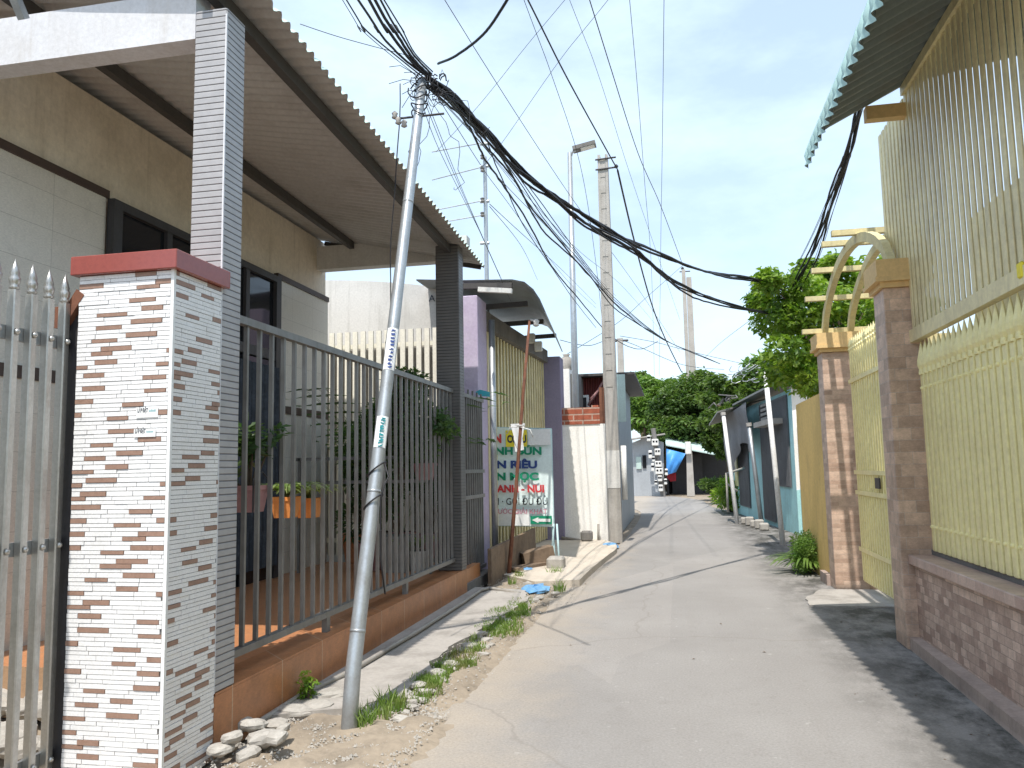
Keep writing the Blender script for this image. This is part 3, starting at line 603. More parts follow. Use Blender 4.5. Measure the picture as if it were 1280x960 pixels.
for a_,b_ in ((gy(575,358,11.75),gy(640,357,11.75)),((-3.2,12.4,4.2),(-2.2,12.4,4.22)),((-3.2,14,4.2),(-2.2,14,4.22)),((-3.2,15.6,4.2),(-2.2,15.6,4.22))): mb=MB(); mb.obox(a_,b_,.06,.08); mb.build('roof_rafter','purlin',PH)
mb=MB(); mb.obox(gy(598,362,11.5),gy(640,364,11.5),.08,.07); mb.build('light_tube','plasticwhite',PH)
mb=MB()
for px,py in ((664,423),(673,433)):
    p=gy(px,py,14.5); mb.bevbox(p.x-.07,p.x+.07,p.y-.05,p.y+.05,p.z-.09,p.z+.09,.01)
mb.build('wall_lamp','plasticwhite',PH)
mb=MB(); a_=gy(597,489,11.45); mb.slab([gy(594,490,11.45),gy(600,487,11.45),gy(612,490,11.45),gy(612,496,11.45),gy(600,495,11.45)],(0,.02,0)); tag(mb.build('cloth','bluesheen',None),'small teal cloth caught on top of the narrow grey gate','cloth')
# small grey gate between terrace and purple house
SG = thing('small_grey_gate','narrow grey barred gate between terrace column and purple pier','gate',(-2.62,10.5,0))
for z in (2.58,.2,1.55,1.2): mb=MB(); mb.box(-2.77,-2.73,9.98,11.5,z,z+.05); mb.build('cross_rail','railgrey',SG)
for i in range(12): y=10.02+i*.125; mb=MB(); mb.box(-2.762,-2.738,y,y+.03,.26,2.7 if i%2 else 2.6); mb.build('bar','railgrey',SG)
mb=MB(); mb.box(-2.9,-2.62,9.985,11.54,0,.16); tag(mb.build('gate_threshold','darkconc',None),'dark cement threshold under the narrow grey gate','threshold')
# ------------------------------------------------------------------ rusty pole with plate
b0=gz(634,722,.03); t0=gy(662,400,b0.y+.4)
RP=thing('rusty_pole','thin leaning rusty iron pole in front of the menu banner','pole',tuple(b0))
mb=MB(); mb.tube([b0-Vector((0,0,.2)),b0.lerp(t0,.35)+Vector((.015,0,0)),b0.lerp(t0,.7),t0],[.034,.028,.025,.02],10); mb.build('shaft','rust',RP,True)
mb=MB(); mb.lathe([(-.06,.02),(-.04,.05),(0,.04),(.03,.055),(.06,.02)],t0+Vector((.1,0,-.05)),10); mb.tube([t0,t0+Vector((.1,0,-.02))],.015,6); mb.build('insulator','plasticwhite',RP,True)
c=b0.lerp(t0,.57); mb=MB(); n=12
mb.tube([c+Vector((.05*math.cos(a),.05*math.sin(a),.02)) for a in [2*math.pi*j/12 for j in range(13)]],.01,5); mb.tube([c+Vector((0,-.04,0)),c+Vector((.16,-.05,-.05)),c+Vector((.2,-.05,-.16))],.008,5); mb.tube([c+Vector((0,-.04,0)),c+Vector((-.14,-.05,-.0)),c+Vector((-.2,-.05,-.1))],.008,5); mb.build('tie_wire','plasticwhite',RP,True)
# ------------------------------------------------------------------ banner
BY=13.2
BN=thing('menu_banner','pale teal food stall banner with coloured Vietnamese lettering and a green arrow','banner',tuple(gz(697,702,.08)))
tl,tr,brr,bl=gy(560,533,BY),gy(689,536,BY),gy(692,658,BY),gy(560,656,BY)
mb=MB(); vs=[]; nu,nv=24,10
for j in range(nv+1):
    for i in range(nu+1):
        u,v=i/nu,j/nv; p=tl.lerp(tr,u).lerp(bl.lerp(brr,u),v); vs.append((p.x,p.y+.012*math.sin(u*9+v*2)+.006*math.sin(v*11),p.z))
mb.add(vs,[(j*(nu+1)+i,j*(nu+1)+i+1,(j+1)*(nu+1)+i+1,(j+1)*(nu+1)+i) for j in range(nv) for i in range(nu)]); mb.build('banner_sheet','banner',BN,True)
FY=BY-.035
def bx(x0,y0,x1,y1,mat,name,dy=0):
    a,b=gy(x0,y0,FY+dy),gy(x1,y1,FY+dy); mb=MB(); mb.box(a.x,b.x,a.y-.002,a.y,b.z,a.z); return mb.build(name,mat,BN)
bx(660,537,688,556,'wht','white_panel'); bx(611,637,662,657,'wht','white_panel',.003)
bx(632,538,659,558,'yel','yellow_panel'); bx(663,645,690,655,'tgreen','arrow_panel')
def ln(t,x0,x1,yb,cap,mat,bold=.008):
    a,b=gy(x0,yb,FY-.004),gy(x1,yb,FY-.004); sz=cap*BY/1000/.70
    lettering('lettering',t,sz,mat,BN,a,(b-a),(0,0,1),'LEFT',bold,.001,width=(b-a).length)
ln('QUÁN',592,627,553,10,'tred',.011); ln('CÔ  U',634,658,553,9,'tblack')
ln('CANH BÚN',598,677,568,9,'tgreen'); ln('BÚN RIÊU',600,671,585,9,'tnavy'); ln('BÚN MỌC',600,673,600,9,'tgreen')
ln('BÁNH CANH - NUI',577,680,615,8.5,'tred'); ln('GỎI CUỐN · GỎI ĐU ĐỦ',575,684,631,8.5,'tblack',.0015); ln('SINH TỐ  -  NƯỚC GIẢI KHÁT',572,684,642,5.5,'tpink',.002)
a=[gy(x,y,FY-.006) for x,y in ((665,650),(673,646.5),(673,648.3),(688,648.6),(688,652.4),(673,652),(673,653.8))]
mb=MB(); mb.slab(a[::-1],(0,-.002,0)); mb.build('arrow','wht',BN)
mb=MB(); fr=.012
for p,q in ((tl,tr),(tr,brr),(brr,bl),(tl,bl)): mb.tube([p+Vector((0,.02,0)),q+Vector((0,.02,0))],fr,6)
mb.build('banner_frame','paleblue',BN)
for xa,xb,dy in ((692,690,0),(696,699,.1),(690,694,.2)):
    mb=MB(); mb.tube([gy(xa,655,BY+dy),gz(xb,702,.06) if dy==0 else gy(xb,703,BY+dy-.2)],.018,7); mb.build('leg','paleblue',BN,True)
# banner's white paper hanging by the pole
p=gy(645,545,12.4); mb=MB(); mb.slab([gy(638,530,12.3),gy(656,529,12.3),gy(653,548,12.3),gy(655,562,12.3),gy(644,565,12.3),gy(642,545,12.3)],(0,.01,0)); tag(mb.build('torn_sheet','wht',None),'torn white plastic sheet tied to the rusty pole over the banner','plastic sheet')
# debris: planks, timber, cement block, bags
def plank(name,label,a,b,w,h,mat='wood',cat='plank',group=None,up=(0,0,1)):
    mb=MB(); mb.obox(a,b,w,h,up); o=mb.build(name,mat,None,org=tuple(Vector(a))); tag(o,label,cat,group); return o
plank('wooden_board','long dark wooden board leaning upright behind the banner legs',gz(612,712,.25),gz(668,680,.28),.05,.55)
plank('wooden_board','short tilted pale board lying before the banner legs',gy(653,700,12.6),gy(690,690,12.8),.3,.22)
plank('wooden_board','grey timber lying flat along the verge by the rusty pole',gz(612,718,.08),gz(688,704,.1),.18,.08)
plank('wooden_board','thin broken plank under the banner',gz(615,706,.1),gz(650,712,.14),.12,.04)
mb=MB(); mb.bevbox(*sum([[p-.14,p+.12] for p in (gz(699,714,.0).x,)],[]),12.2,12.5,0,.25,.03); tag(mb.build('cement_block','stone',None),'pale cement block holding down the banner foot','block')
def bag(px,py,sx,sy,label,seed):
    rg=random.Random(seed); c=gz(px,py,.05); mb=MB(); nu,nv=12,7; vs=[]
    for j in range(nv+1):
        for i in range(nu):
            th=math.pi*j/nv; ph=2*math.pi*i/nu; r=1+rg.uniform(-.25,.25); vs.append((c.x+sx*r*math.sin(th)*math.cos(ph),c.y+sy*r*math.sin(th)*math.sin(ph),c.z+.06*r*math.cos(th)+rg.uniform(-.01,.01)))
    mb.add(vs,[(j*nu+i,(j+1)*nu+i,(j+1)*nu+(i+1)%nu,j*nu+(i+1)%nu) for j in range(nv) for i in range(nu)]); tag(mb.build('plastic_bag','bluebag',None),label,'bag')
bag(668,737,.17,.3,'crumpled blue plastic bag on the soil nearest the lane',1); bag(653,714,.2,.2,'crumpled blue plastic bag beside the foot of the rusty pole',2); bag(762,683,.16,.25,'flat blue plastic scrap at the foot of the concrete pole',3)
# ------------------------------------------------------------------ white wall with brick top
WW=thing('white_wall','stained white plaster wall topped with bare red bricks by the concrete pole','wall',(-1.95,17.2,0))
wl=gy(704,600,17.1).x; wr=gy(758,600,17.1).x
mb=MB(); mb.box(wl,wr,17.1,17.3,0,2.52); mb.build('plaster','white',WW)
mb=MB(); mb.box(wl,wr-.1,17.08,17.28,2.52,2.88); mb.box(wl+.65,wr-.12,17.08,17.28,2.88,2.92); mb.build('brick_course','redbrick',WW)
mb=MB(); mb.box(wr-.1,wr,17.1,17.3,2.52,3.3); mb.build('rusty_edge','rust',WW)
mb=MB()
mb.tube([gy(702,672,16.95),gy(730,676,16.95),gy(756,682,16.8)],.03,7); mb.tube([gy(748,676,16.9),gy(748,655,16.95)],.025,7); tag(mb.build('water_pipe','pipe',None,True),'old water pipe running along foot of the white wall','pipe')
bagc=gz(738,672,.1); mb=MB(); mb.bevbox(bagc.x-.12,bagc.x+.12,16.6,16.8,.09,.3,.03); tag(mb.build('water_meter','darkconc',None),'small dark water meter box before the white wall','meter')
# grey house corner behind the white wall
GH=thing('grey_house','narrow weathered grey concrete house end behind the brick topped wall','house',(-2.7,19,0))
a=gy(703,520,18.5).x; b=gy(713,520,18.5).x; zt=gy(708,461,18.5).z
mb=MB(); mb.box(-6,b,18.5,22,0,zt); mb.build('house_body','white',GH)
mb=MB(); mb.box(b,b+.16,18.7,22,0,zt-.1); mb.build('side_wall','darkconc',GH)
mb=MB(); mb.lathe([(0,.12),(.1,.15),(.28,.14),(.34,.06),(.38,.1)],(b-.1,18.8,zt),10); mb.build('roof_tank','concrete',GH,True)
# tin shed
TS=thing('tin_shed','maroon sheet shed with flat roof beyond the brick topped wall','shed',(-1.9,20,0))
x0=gy(722,500,20).x; x1=gy(770,500,20).x; zt=gy(745,472,20).z
mb=MB(); n=90
vs=[]
for i in range(n+1):
    x=x0+(x1-x0)*i/n
    for z in (0,zt): vs.append((x,20+.02*math.cos(i*2*math.pi/6),z))
mb.add(vs,[(2*i,2*i+2,2*i+3,2*i+1) for i in range(n)]); mb.build('front_sheet','maroon',TS,True)
mb=MB(); mb.box(x0-.1,x1+.5,19.6,26,zt,zt+.06); mb.build('roof','purlin',TS)
xt=-1.3
mb=MB(); mb.box(x1+.02,x1+.05,20.05,25.8,0,zt-.02); mb.build('side_sheet','greysheet',TS)
a,b=gy(773,470,19.5),gy(783,527,19.5); mb=MB(); mb.slab([(a.x-.1,19.5,b.z),(b.x,19.5,b.z),(b.x,19.5,zt),(a.x-.1,19.5,zt)],(0,.03,0)); mb.build('teal_panel','tealsheet',TS)
a,b=gy(729,494,19.9),gy(735,512,19.9); mb=MB(); mb.box(a.x-.05,b.x+.03,19.88,19.95,b.z-.1,a.z); w_=mb.build('window_frame','wht',TS)
mb=MB(); mb.box(a.x-.03,b.x-.03,19.87,19.89,b.z-.1,a.z-.06); sub(w_,mb.build('window_pane','glassdark',TS))
mb=MB(); mb.tube([gy(735,507,19.8),gy(747,489,19.8),gy(757,471,19.8)],.03,6); mb.tube([gy(737,500,19.8),gy(746,490,19.8)],.025,6); mb.build('white_pipe','pinkpot',TS,True)
# lane side wall beyond
LW=thing('old_side_wall','weathered cement and plank wall running along the left of the lane','wall',(-1.4,23,0))
rg=random.Random(5); y=18.0; X=-1.42
pat=['concrete','rust','concrete','white','wood','pale','darkconc','white','pale','greysheet']
for i,mt in enumerate(pat):
    l=.95; z=2.75-.03*i; mb=MB(); mb.box(X-.15-.03*(i%2),X+.02*i*.3,y,y+l-.02,0,z+rg.uniform(-.08,.1)); mb.build('wall_panel',mt,LW); y+=l
# ------------------------------------------------------------------ concrete pole (H section with rungs)
pb=gz(769,678,0); ptp=gy(761,195,pb.y)
CP=thing('concrete_pole','tall tapered concrete utility pole with square holes beside the white wall','pole',tuple(pb))
w0,w1=.32,.22; hh=ptp.z; top=Vector((pb.x-.0,pb.y,hh))
def wz(z): return w0+(w1-w0)*z/hh
mb=MB()
for s in (-1,1):
    mb.add([(pb.x+s*wz(z)/2-(0 if k else s*wz(z)*.25)*1.0,pb.y+yy,z) for z in (0,hh) for k,yy in ((0,-.13),(1,-.13),(1,.13),(0,.13))],[(3,2,1,0) if s>0 else (0,1,2,3),(4,5,6,7),(0,1,5,4),(1,2,6,5),(2,3,7,6),(3,0,4,7)])
mb.box(pb.x-.09,pb.x+.09,pb.y-.118,pb.y+.06,.0,hh-.1)
z=0
while z<hh-.2:
    solid = 3.2 if z<.1 else .24
    mb.box(pb.x-wz(z)*.27,pb.x+wz(z)*.27,pb.y-.128,pb.y+.1,z,min(z+solid,hh)); z+=solid+.12
o=mb.build('shaft','concrete',CP)
mb=MB(); mb.box(pb.x-.18,pb.x+.16,pb.y-.135,pb.y-.128,1.15,1.95); mb.build('painted_notice','pale',CP)
p=gy(783,550,pb.y); mb=MB(); mb.tube([(pb.x+.24,pb.y,.9),(pb.x+.24,pb.y,2.05)],.06,8); mb.build('cable_guard','plasticwhite',CP,True)
mb=MB()
for z in (hh-.12,hh-.35): mb.tube([(pb.x-.16,pb.y-.15,z),(pb.x+.3,pb.y-.15,z+.02)],.02,6)
mb.lathe([(0,.03),(.04,.05),(.08,.02)],(pb.x+.3,pb.y-.15,hh-.35),8); mb.build('top_bracket','darkmetal_and_shade',CP)
# steel street lamp
lb=gz(724,660,.1); lb=Vector((gy(724,660,18.2).x,18.2,0)); lt=gy(721,190,18.2)
SL=thing('street_lamp','slim tall steel street lamp with a flat grey head behind the white wall','street lamp',(lb.x,18.2,0))
lt.x=lb.x+.02
mb=MB(); mb.tube([(lb.x,18.2,0),(lb.x,18.2,4.5),(lt.x,18.2,lt.z)],[.085,.075,.055],12); mb.build('lamp_pole','polesteel',SL,True)
mb=MB(); a=Vector((lt.x,18.2,lt.z)); mb.tube([a+Vector((0,0,-.15)),a+Vector((.04,0,.0)),a+Vector((.2,0,.08))],.045,8); mb.build('arm','polesteel',SL,True)
mb=MB(); a1=a+Vector((.08,0,.06)); b1=a+Vector((.62,0,.16)); mb.obox(a1,b1,.26,.09); lh=mb.build('lamp_head','darkconc',SL)
mb=MB(); mb.obox(a1.lerp(b1,.35)-Vector((0,0,.05)),b1.lerp(a1,.05)-Vector((0,0,.05)),.2,.02); sub(lh,mb.build('lens','plasticwhite',SL))
# far concrete poles, thin antenna pole
def simplepole(name,label,px,pyt,Y,w,mat,pyb=None,n=4,cat='pole'):
    t=gy(px,pyt,Y); mb=MB(); 
    if n==4: mb.add([(t.x+sx*w*k,Y+sy*w*k,z) for z,k in ((0,.62),(t.z,.42)) for sx,sy in ((-1,-1),(1,-1),(1,1),(-1,1))],[(3,2,1,0),(4,5,6,7),(0,1,5,4),(1,2,6,5),(2,3,7,6),(3,0,4,7)])
    else: mb.tube([(t.x,Y,0),(t.x,Y,t.z)],[w*.6,w*.4],n)
    th=thing(name,label,cat,(t.x,Y,0)); mb.build('shaft',mat,th); return th,t
th,t=simplepole('concrete_pole','far pale concrete pole rising over the trees at the bend',861,347,50,.36,'concrete')
mb=MB(); mb.box(t.x-.42,t.x-.2,49.8,50.1,t.z-7.5,t.z+.5); mb.build('upper_post','concrete',th)
mb=MB(); mb.lathe([(0,.05),(.1,.1),(.2,.05)],(t.x-.36,50,t.z+.5),8); mb.tube([(t.x-.55,50,t.z+.4),(t.x+.1,50,t.z+.4)],.04,5); mb.build('insulator','darkmetal_and_shade',th)
th,t=simplepole('concrete_pole','small distant pole showing above the tin shed roof',775,423,34,.28,'concrete')
mb=MB(); mb.tube([(t.x-.35,34,t.z-.1),(t.x+.35,34,t.z-.1)],.05,5); mb.build('cross_rod','darkmetal_and_shade',th)
th,t=simplepole('antenna_pole','thin steel mast with wire brackets behind the purple house roof',606,196,14.6,.09,'steel',n=10,cat='mast')
mb=MB()
for pa,pb_ in (((540,190),(606,178)),((540,225),(606,208)),((548,262),(608,250)),((552,278),(609,268))):
    mb.tube([gy(*pa,14.6),gy(*pb_,14.6)],.012,5)
for py in (180,208,252,304): p=gy(606,py,14.6); mb.tube([p-Vector((.09,0,0)),p+Vector((.09,0,0))],.03,6)
mb.build('wire_bracket','steel',th)
mb=MB()
for py in (196,212,250,268): p=gy(603,py,14.5); mb.lathe([(-.05,.02),(-.03,.045),(.0,.03),(.03,.045),(.05,.015)],p,8)
mb.build('insulator','darkconc',th)
# ------------------------------------------------------------------ FAR END of the lane
FH=thing('far_grey_house','small grey zinc walled house at the far bend of the lane','house',(-1.8,44,0))
a=gy(786,617,44).x; b=gy(832,617,44).x; zt=gy(812,548,44).z
mb=MB(); mb.slab([(a,44,0),(b-.1,44,0),(b,44,gy(832,553,44).z),(a+1.1,44,zt+.1),(a,44,gy(790,556,44).z)],(0,4,0)); mb.build('house_body','greysheet',FH)
p,q=gy(803,569,43.95),gy(808,585,43.95); mb=MB(); mb.box(p.x,q.x,43.92,43.99,q.z,p.z); mb.build('window','glassdark',FH)
p,q=gy(795,571,43.95),gy(802,586,43.95); mb=MB(); mb.box(p.x,q.x,43.9,43.98,q.z,p.z); mb.build('cloth','tealsheet',FH)
mb=MB(); mb.obox((a-.3,43.7,zt-.1),(b+.1,43.7,zt+.2),.9,.06); mb.build('roof_edge','concrete',FH)
c=gy(826,600,43.2); c.z=0
MP=thing('meter_pole','short pole crowded with white electricity meter boxes at the lane bend','pole',tuple(c)); mb=MB(); mb.tube([(c.x+.1,c.y,0),(c.x-.3,c.y,3.6)],[.15,.12],8); mb.build('shaft','darkconc',MP)
rg=random.Random(3)
for (px,py,w,h) in ((819,553,9,9),(811,548,5,8),(822,565,8,9),(813,568,5,11),(823,580,9,8),(824,589,10,8),(816,584,4,11),(833,590,4,9),(825,598,6,8),(832,602,4,8),(820,603,4,6),(826,610,6,9),(817,574,4,7)):
    p=gy(px,py,c.y-.2); k=c.y/1000; mb=MB(); mb.bevbox(p.x-w*k*.45,p.x+w*k*.45,p.y-.18,p.y+.05,p.z-h*k*.45,p.z+h*k*.45,.03); mx_=mb.build('meter_box','plasticwhite',MP)
    mb=MB()
    for s in (-.2,.2): mb.box(p.x+w*k*s-.045,p.x+w*k*s+.045,p.y-.195,p.y-.178,p.z-.0,p.z+.09)
    sub(mx_,mb.build('meter_window','glassdark',MP))
# dark stall with sheet roof, blue tarp
ST=thing('dark_stall','open dark stall under a pale green sheet roof beneath the big tree','stall',(1.2,45,0))
a=gy(833,600,45).x; b=gy(897,600,45).x
mb=MB(); mb.box(a,b+2.5,47.5,47.7,0,2.9); mb.box(a,a+.12,45,47.5,0,2.7); mb.box(b+2.3,b+2.5,45,47.5,0,2.7); mb.build('stall_wall','darkmetal_and_shade',ST)  # near-black walls: the stall's inner shade is put into the colour
mb=MB(); z1=gy(850,556,44.6).z; mb.slab([gy(832,557,44.2),gy(905,571,44.2),gy(905,558,48),gy(832,546,48)],(0,0,.06)); mb.build('stall_roof','tealsheet',ST)
mb=MB(); mb.box(a+.3,a+2.0,46.6,46.7,0,2.2); mb.build('stall_shutter','darkmetal_and_shade',ST)  # dark colour carries the shade under roof and trees
mb=MB(); vs=[]; nu=10
TL,TR,BR,BL=gy(833,561,43.6),gy(857,567,43.8),gy(848,589,43.6),gy(833,594,43.2)
for j in range(nu+1):
    for i in range(nu+1):
        u,v=i/nu,j/nu; p=TL.lerp(TR,u).lerp(BL.lerp(BR,u*.8),v); vs.append((p.x,p.y-.3*math.sin(math.pi*u)*math.sin(math.pi*v)+.06*math.sin(9*u+5*v),p.z))
mb.add(vs,[(j*(nu+1)+i,j*(nu+1)+i+1,(j+1)*(nu+1)+i+1,(j+1)*(nu+1)+i) for j in range(nu) for i in range(nu)]); tag(mb.build('tarpaulin','bluetarp',None,True),'bright blue tarpaulin hung beside the meter pole','tarpaulin')
mb=MB(); mb.slab([gy(834,592,43.7),gy(845,591,43.7),gy(845,601,43.7),gy(838,602,43.7),gy(834,597,43.7)],(0,.05,0)); tag(mb.build('red_cloth','redcloth',None),'dark red cloth hanging under the blue tarpaulin','cloth')
th,t=simplepole('short_concrete_pole','short concrete post with a white box before the dark stall',861,556,43.4,.32,'concrete')
mb=MB(); mb.bevbox(t.x-.2,t.x+.1,43,43.2,t.z-.5,t.z+.15,.03); mb.build('meter_box','plasticwhite',th)
# trees behind
def T(name,label,px,py,Y,rx,ry,n,per,leaf,mat,seed,trunk=.25,group=None,clr=.27,depth=None):
    c=gy(px,py,Y); k=Y/1000; return tree(name,label,(c.x,Y,0),None,tuple(c),(rx*k,(depth or rx*k*.8),ry*k),int(n*1.7),int(per*.75),leaf,mat,seed,trunk,group,clr=clr)
T('broad_tree','big dark green tree over the dark stall at the end of the lane',885,515,49,62,52,90,380,.27,'leafdark',21,.22)
T('broad_tree','dark low hanging tree between the dark stall and the turquoise house',912,532,37,34,40,60,380,.22,'leafdark',39,.14)
T('broad_tree','dark green undergrowth tree filling the gap behind the dark stall roof',905,560,50,50,26,50,300,.25,'leafdark',29,.15)
T('broad_tree','lighter feathery tree leaning over the lane left of the far concrete pole',830,508,52,50,34,52,340,.25,'leafmid',22,.3)
T('broad_tree','round bright green tree behind the tin shed roof',803,498,60,38,30,40,300,.34,'leafmid',23,.3)
T('broad_tree','dense green tree between far pole and turquoise house',935,515,33,40,56,60,360,.24,'leafdark',24,.3)
T('broad_tree','low green tree behind the turquoise house roof',958,482,35,40,36,46,240,.28,'leafmid',25,.25)
T('broad_tree','small hazy tree top furthest left beyond the bend',800,480,70,30,14,20,200,.4,'leafdark',26,.25)
# palm at left over the meter pole
PT_=thing('palm','drooping banana palm above the grey zinc house','palm',tuple(gy(806,560,45)-Vector((0,0,gy(806,560,45).z))))
c=gy(806,535,48.5); mb=MB(); mb.tube([(c.x,c.y,0),(c.x,c.y,c.z)],[.12,.08],8); mb.build('trunk','bark',PT_)
mb=MB(); rg=random.Random(9)
strap(mb,c,26,2.2,.28,rg,.7); strap(mb,c+Vector((-.3,0,.3)),20,1.8,.18,rg,.4); mb.build('fronds','leafmid',PT_)
# scrub at the right of the bend
def shrub(name,label,c,r,n,leaf,mat,seed,group=None,straps=0):
    rg=random.Random(seed); t=thing(name,label,'shrub',(c[0],c[1],0),group); cl=[((c[0]+rg.uniform(-1,1)*r[0]*.6,c[1]+rg.uniform(-1,1)*r[1]*.6,r[2]*rg.uniform(.25,.85)),(r[0]*.45,r[1]*.45,r[2]*.3)) for _ in range(12)]
    mb=MB()
    for q,_ in cl: mb.tube([(c[0],c[1],-.02),(q[0],q[1],q[2])],[.015,.005],5)
    mb.build('stems','bark',t)
    if straps: mb=MB(); strap(mb,(c[0],c[1],.0),straps,r[2]*1.4,.05,rg); mb.build('blades',mat,t)
    leaves(crownpts(cl,n/12,seed),leaf,mat,'foliage',t,.4,seed,0); return t
g=gz(906,640,0); shrub('leafy_shrub','bright leafy shrubs by the pipe railing at the right bend',(g.x+.2,g.y,0),(.6,1.5,1.1),2600,.16,'leafbright',31)
g=gz(880,625,0); shrub('leafy_shrub','dark leafy shrub in the shade before the dark stall',(g.x+.5,g.y,0),(.9,1.5,.9),1800,.2,'leafdark',33)
g=gz(1012,716,0); shrub('grassy_shrub','low bushy green shrub against the yellow wall foot',(g.x+.0,g.y+.1,0),(.27,.5,.55),5200,.045,'leafmid',32,straps=90)
# pipe railing
RB=thing('pipe_railing','bent white pipe railing by the shrubs at the right bend','railing',tuple(gz(910,635,0)))
Yr=gz(910,652,0).y
mb=MB(); mb.tube([gy(910,640,Yr),gy(908,592,Yr),gy(930,585,Yr+1)],.035,7); mb.tube([gy(908,604,Yr),gy(922,614,Yr)],.03,7); mb.build('pipe','concrete',RB,True)

# ------------------------------------------------------------------ RIGHT: turquoise house
TA=Vector((2.68,19.1,0)); TB=Vector((1.95,28.2,0)); td=(TB-TA).normalized(); tn=Vector((-td.y,td.x,0));  # tn towards the lane
if tn.x>0: tn=-tn
TH=thing('turquoise_house','old turquoise house with grey shutters along the right of the lane','house',tuple(TA))
def tp(s,z,o=0): p=TA+td*s*1.14+tn*o; return Vector((p.x,p.y,z))
def tbox(s0,s1,z0,z1,o0,o1):
    mb=MB(); mb.slab([tp(s0,z0,o0),tp(s1,z0,o0),tp(s1,z1,o0),tp(s0,z1,o0)],tn*(o1-o0)); return mb
tbox(0,8,0,3.3,-.25,0).build('front_wall','turq',TH)
mb=MB(); mb.slab([TA+Vector((0,0,0)),TA+Vector((2.2,0,0)),TA+Vector((2.2,0,3.5)),TA+Vector((0,0,3.5))],(0,.25,0)); mb.build('end_wall','white',TH)
mb=MB(); mb.slab([TA+Vector((-.0,-.02,0)),TA+Vector((.9,-.02,0)),TA+Vector((.9,-.02,1.1)),TA+Vector((0,-.02,1.0))],(0,.015,0)); mb.build('end_dado','turq',TH)
def shutter(s0,s1,z0,z1,nm_='window_shutter'):
    mb=tbox(s0,s1,z0,z1,.01,.04); n=int((s1-s0)/.09)
    for i in range(n): s=s0+(i+.5)*(s1-s0)/n; mb.slab([tp(s-.02,z0+.03,.04),tp(s+.02,z0+.03,.04),tp(s+.02,z1-.03,.04),tp(s-.02,z1-.03,.04)],tn*.012)
    return mb.build(nm_,'shutter',TH)
shutter(.35,1.9,1.05,3.2); shutter(2.0,3.3,.12,3.2,'door_shutter'); shutter(5.2,6.8,.3,2.4,'door_shutter')
tbox(.7,2.6,2.55,2.68,.05,.35).build('awning_slab','concrete',TH)
mb=MB()
for i in range(4): mb.slab([tp(2.2,2.75+.12*i,.06),tp(2.9,2.75+.12*i,.06),tp(2.9,2.82+.12*i,.06),tp(2.2,2.82+.12*i,.06)],tn*.03)
mb.build('vent_louvre','concrete',TH)
tbox(7.0,7.5,.9,2.1,.02,.05).build('painted_board','cream',TH)
mb=MB(); mb.slab([tp(-.3,3.42,.35),tp(5.0,3.35,.45),tp(5.0,3.9,-2.5),tp(-.3,3.9,-2.5)],(0,0,.05)); mb.slab([tp(5.0,3.15,.9),tp(8.3,2.95,.7),tp(8.3,3.8,-2.5),tp(5.0,4.0,-2.5)],(0,0,.05)); mb.build('roof','roofP',TH)
mb=MB(); mb.slab([tp(.0,0,-2.6),tp(8,0,-2.6),tp(8,3.9,-2.6),tp(0,3.9,-2.6)],-tn*.2); mb.build('back_wall','pale',TH)
# grey tarpaulin hanging from the eave
mb=MB(); vs=[]; nu,nv=26,12
for j in range(nv+1):
    for i in range(nu+1):
        u,v=i/nu,j/nv; s=3.2+4.3*u; z=3.3-v*(1.5-.5*math.sin(u*5))-.1*math.sin(u*3.1); vs.append(tp(s,z,.40+.05*math.sin(u*22)*v+.03*math.sin(v*7+u*4)-.15*v))
mb.add(vs,[(j*(nu+1)+i,j*(nu+1)+i+1,(j+1)*(nu+1)+i+1,(j+1)*(nu+1)+i) for j in range(nv) for i in range(nu)]); tag(mb.build('grey_tarpaulin','greytarp',None,True),'ragged grey tarpaulin hanging from the turquoise house eave','tarpaulin')
mb=MB(); rg=random.Random(8)
for i in range(9):
    s=4.6+rg.uniform(-.6,2.8); a=tp(s,3.5,.6); mb.tube([a,a+Vector((rg.uniform(-.2,.2),rg.uniform(-.3,.6),rg.uniform(.0,.15))),a+Vector((rg.uniform(-.3,.2),rg.uniform(0,1.2),rg.uniform(.0,.2)))],.02,6)
tag(mb.build('loose_pipes','darkconc',None,True),'bundle of bent grey pipes lying on the turquoise house eave','pipes')
def lean(name,label,pb_,pt_,dy,r,mat):
    b=gz(*pb_,0); t=gy(*pt_,b.y+dy); th=thing(name,label,'pole',tuple(b)); mb=MB(); mb.tube([b-Vector((0,0,.1)),b.lerp(t,.5),t],[r,r*.95,r*.9],10); mb.build('shaft',mat,th,True)
    mb=MB(); u=(t-b).normalized(); mb.tube([t-u*.06,t+u*.03],r*1.25,10); mb.build('cap','concrete',th); return th
lean('leaning_pole','tall white painted pipe pole leaning towards the turquoise house shutters',(979,682),(956,460),.6,.055,'whitepaint')
lean('leaning_pole','white pipe pole leaning beside the shrubs beyond the turquoise house',(922,655),(904,517),.6,.06,'whitepaint')
lean('leaning_pole','grey steel prop pole before the hanging grey tarpaulin',(953,660),(936,530),.0,.06,'steel')
mb=MB(); rg=random.Random(3)
for i in range(5): c=gz(932+i*6,655+i*2,.0); mb.bevbox(c.x-.12,c.x+.1,c.y-.1,c.y+.1,0,.18+.05*(i%2),.03)
tag(mb.build('brick_rubble','stone',None),'low heap of broken blocks at the turquoise house foot','rubble')
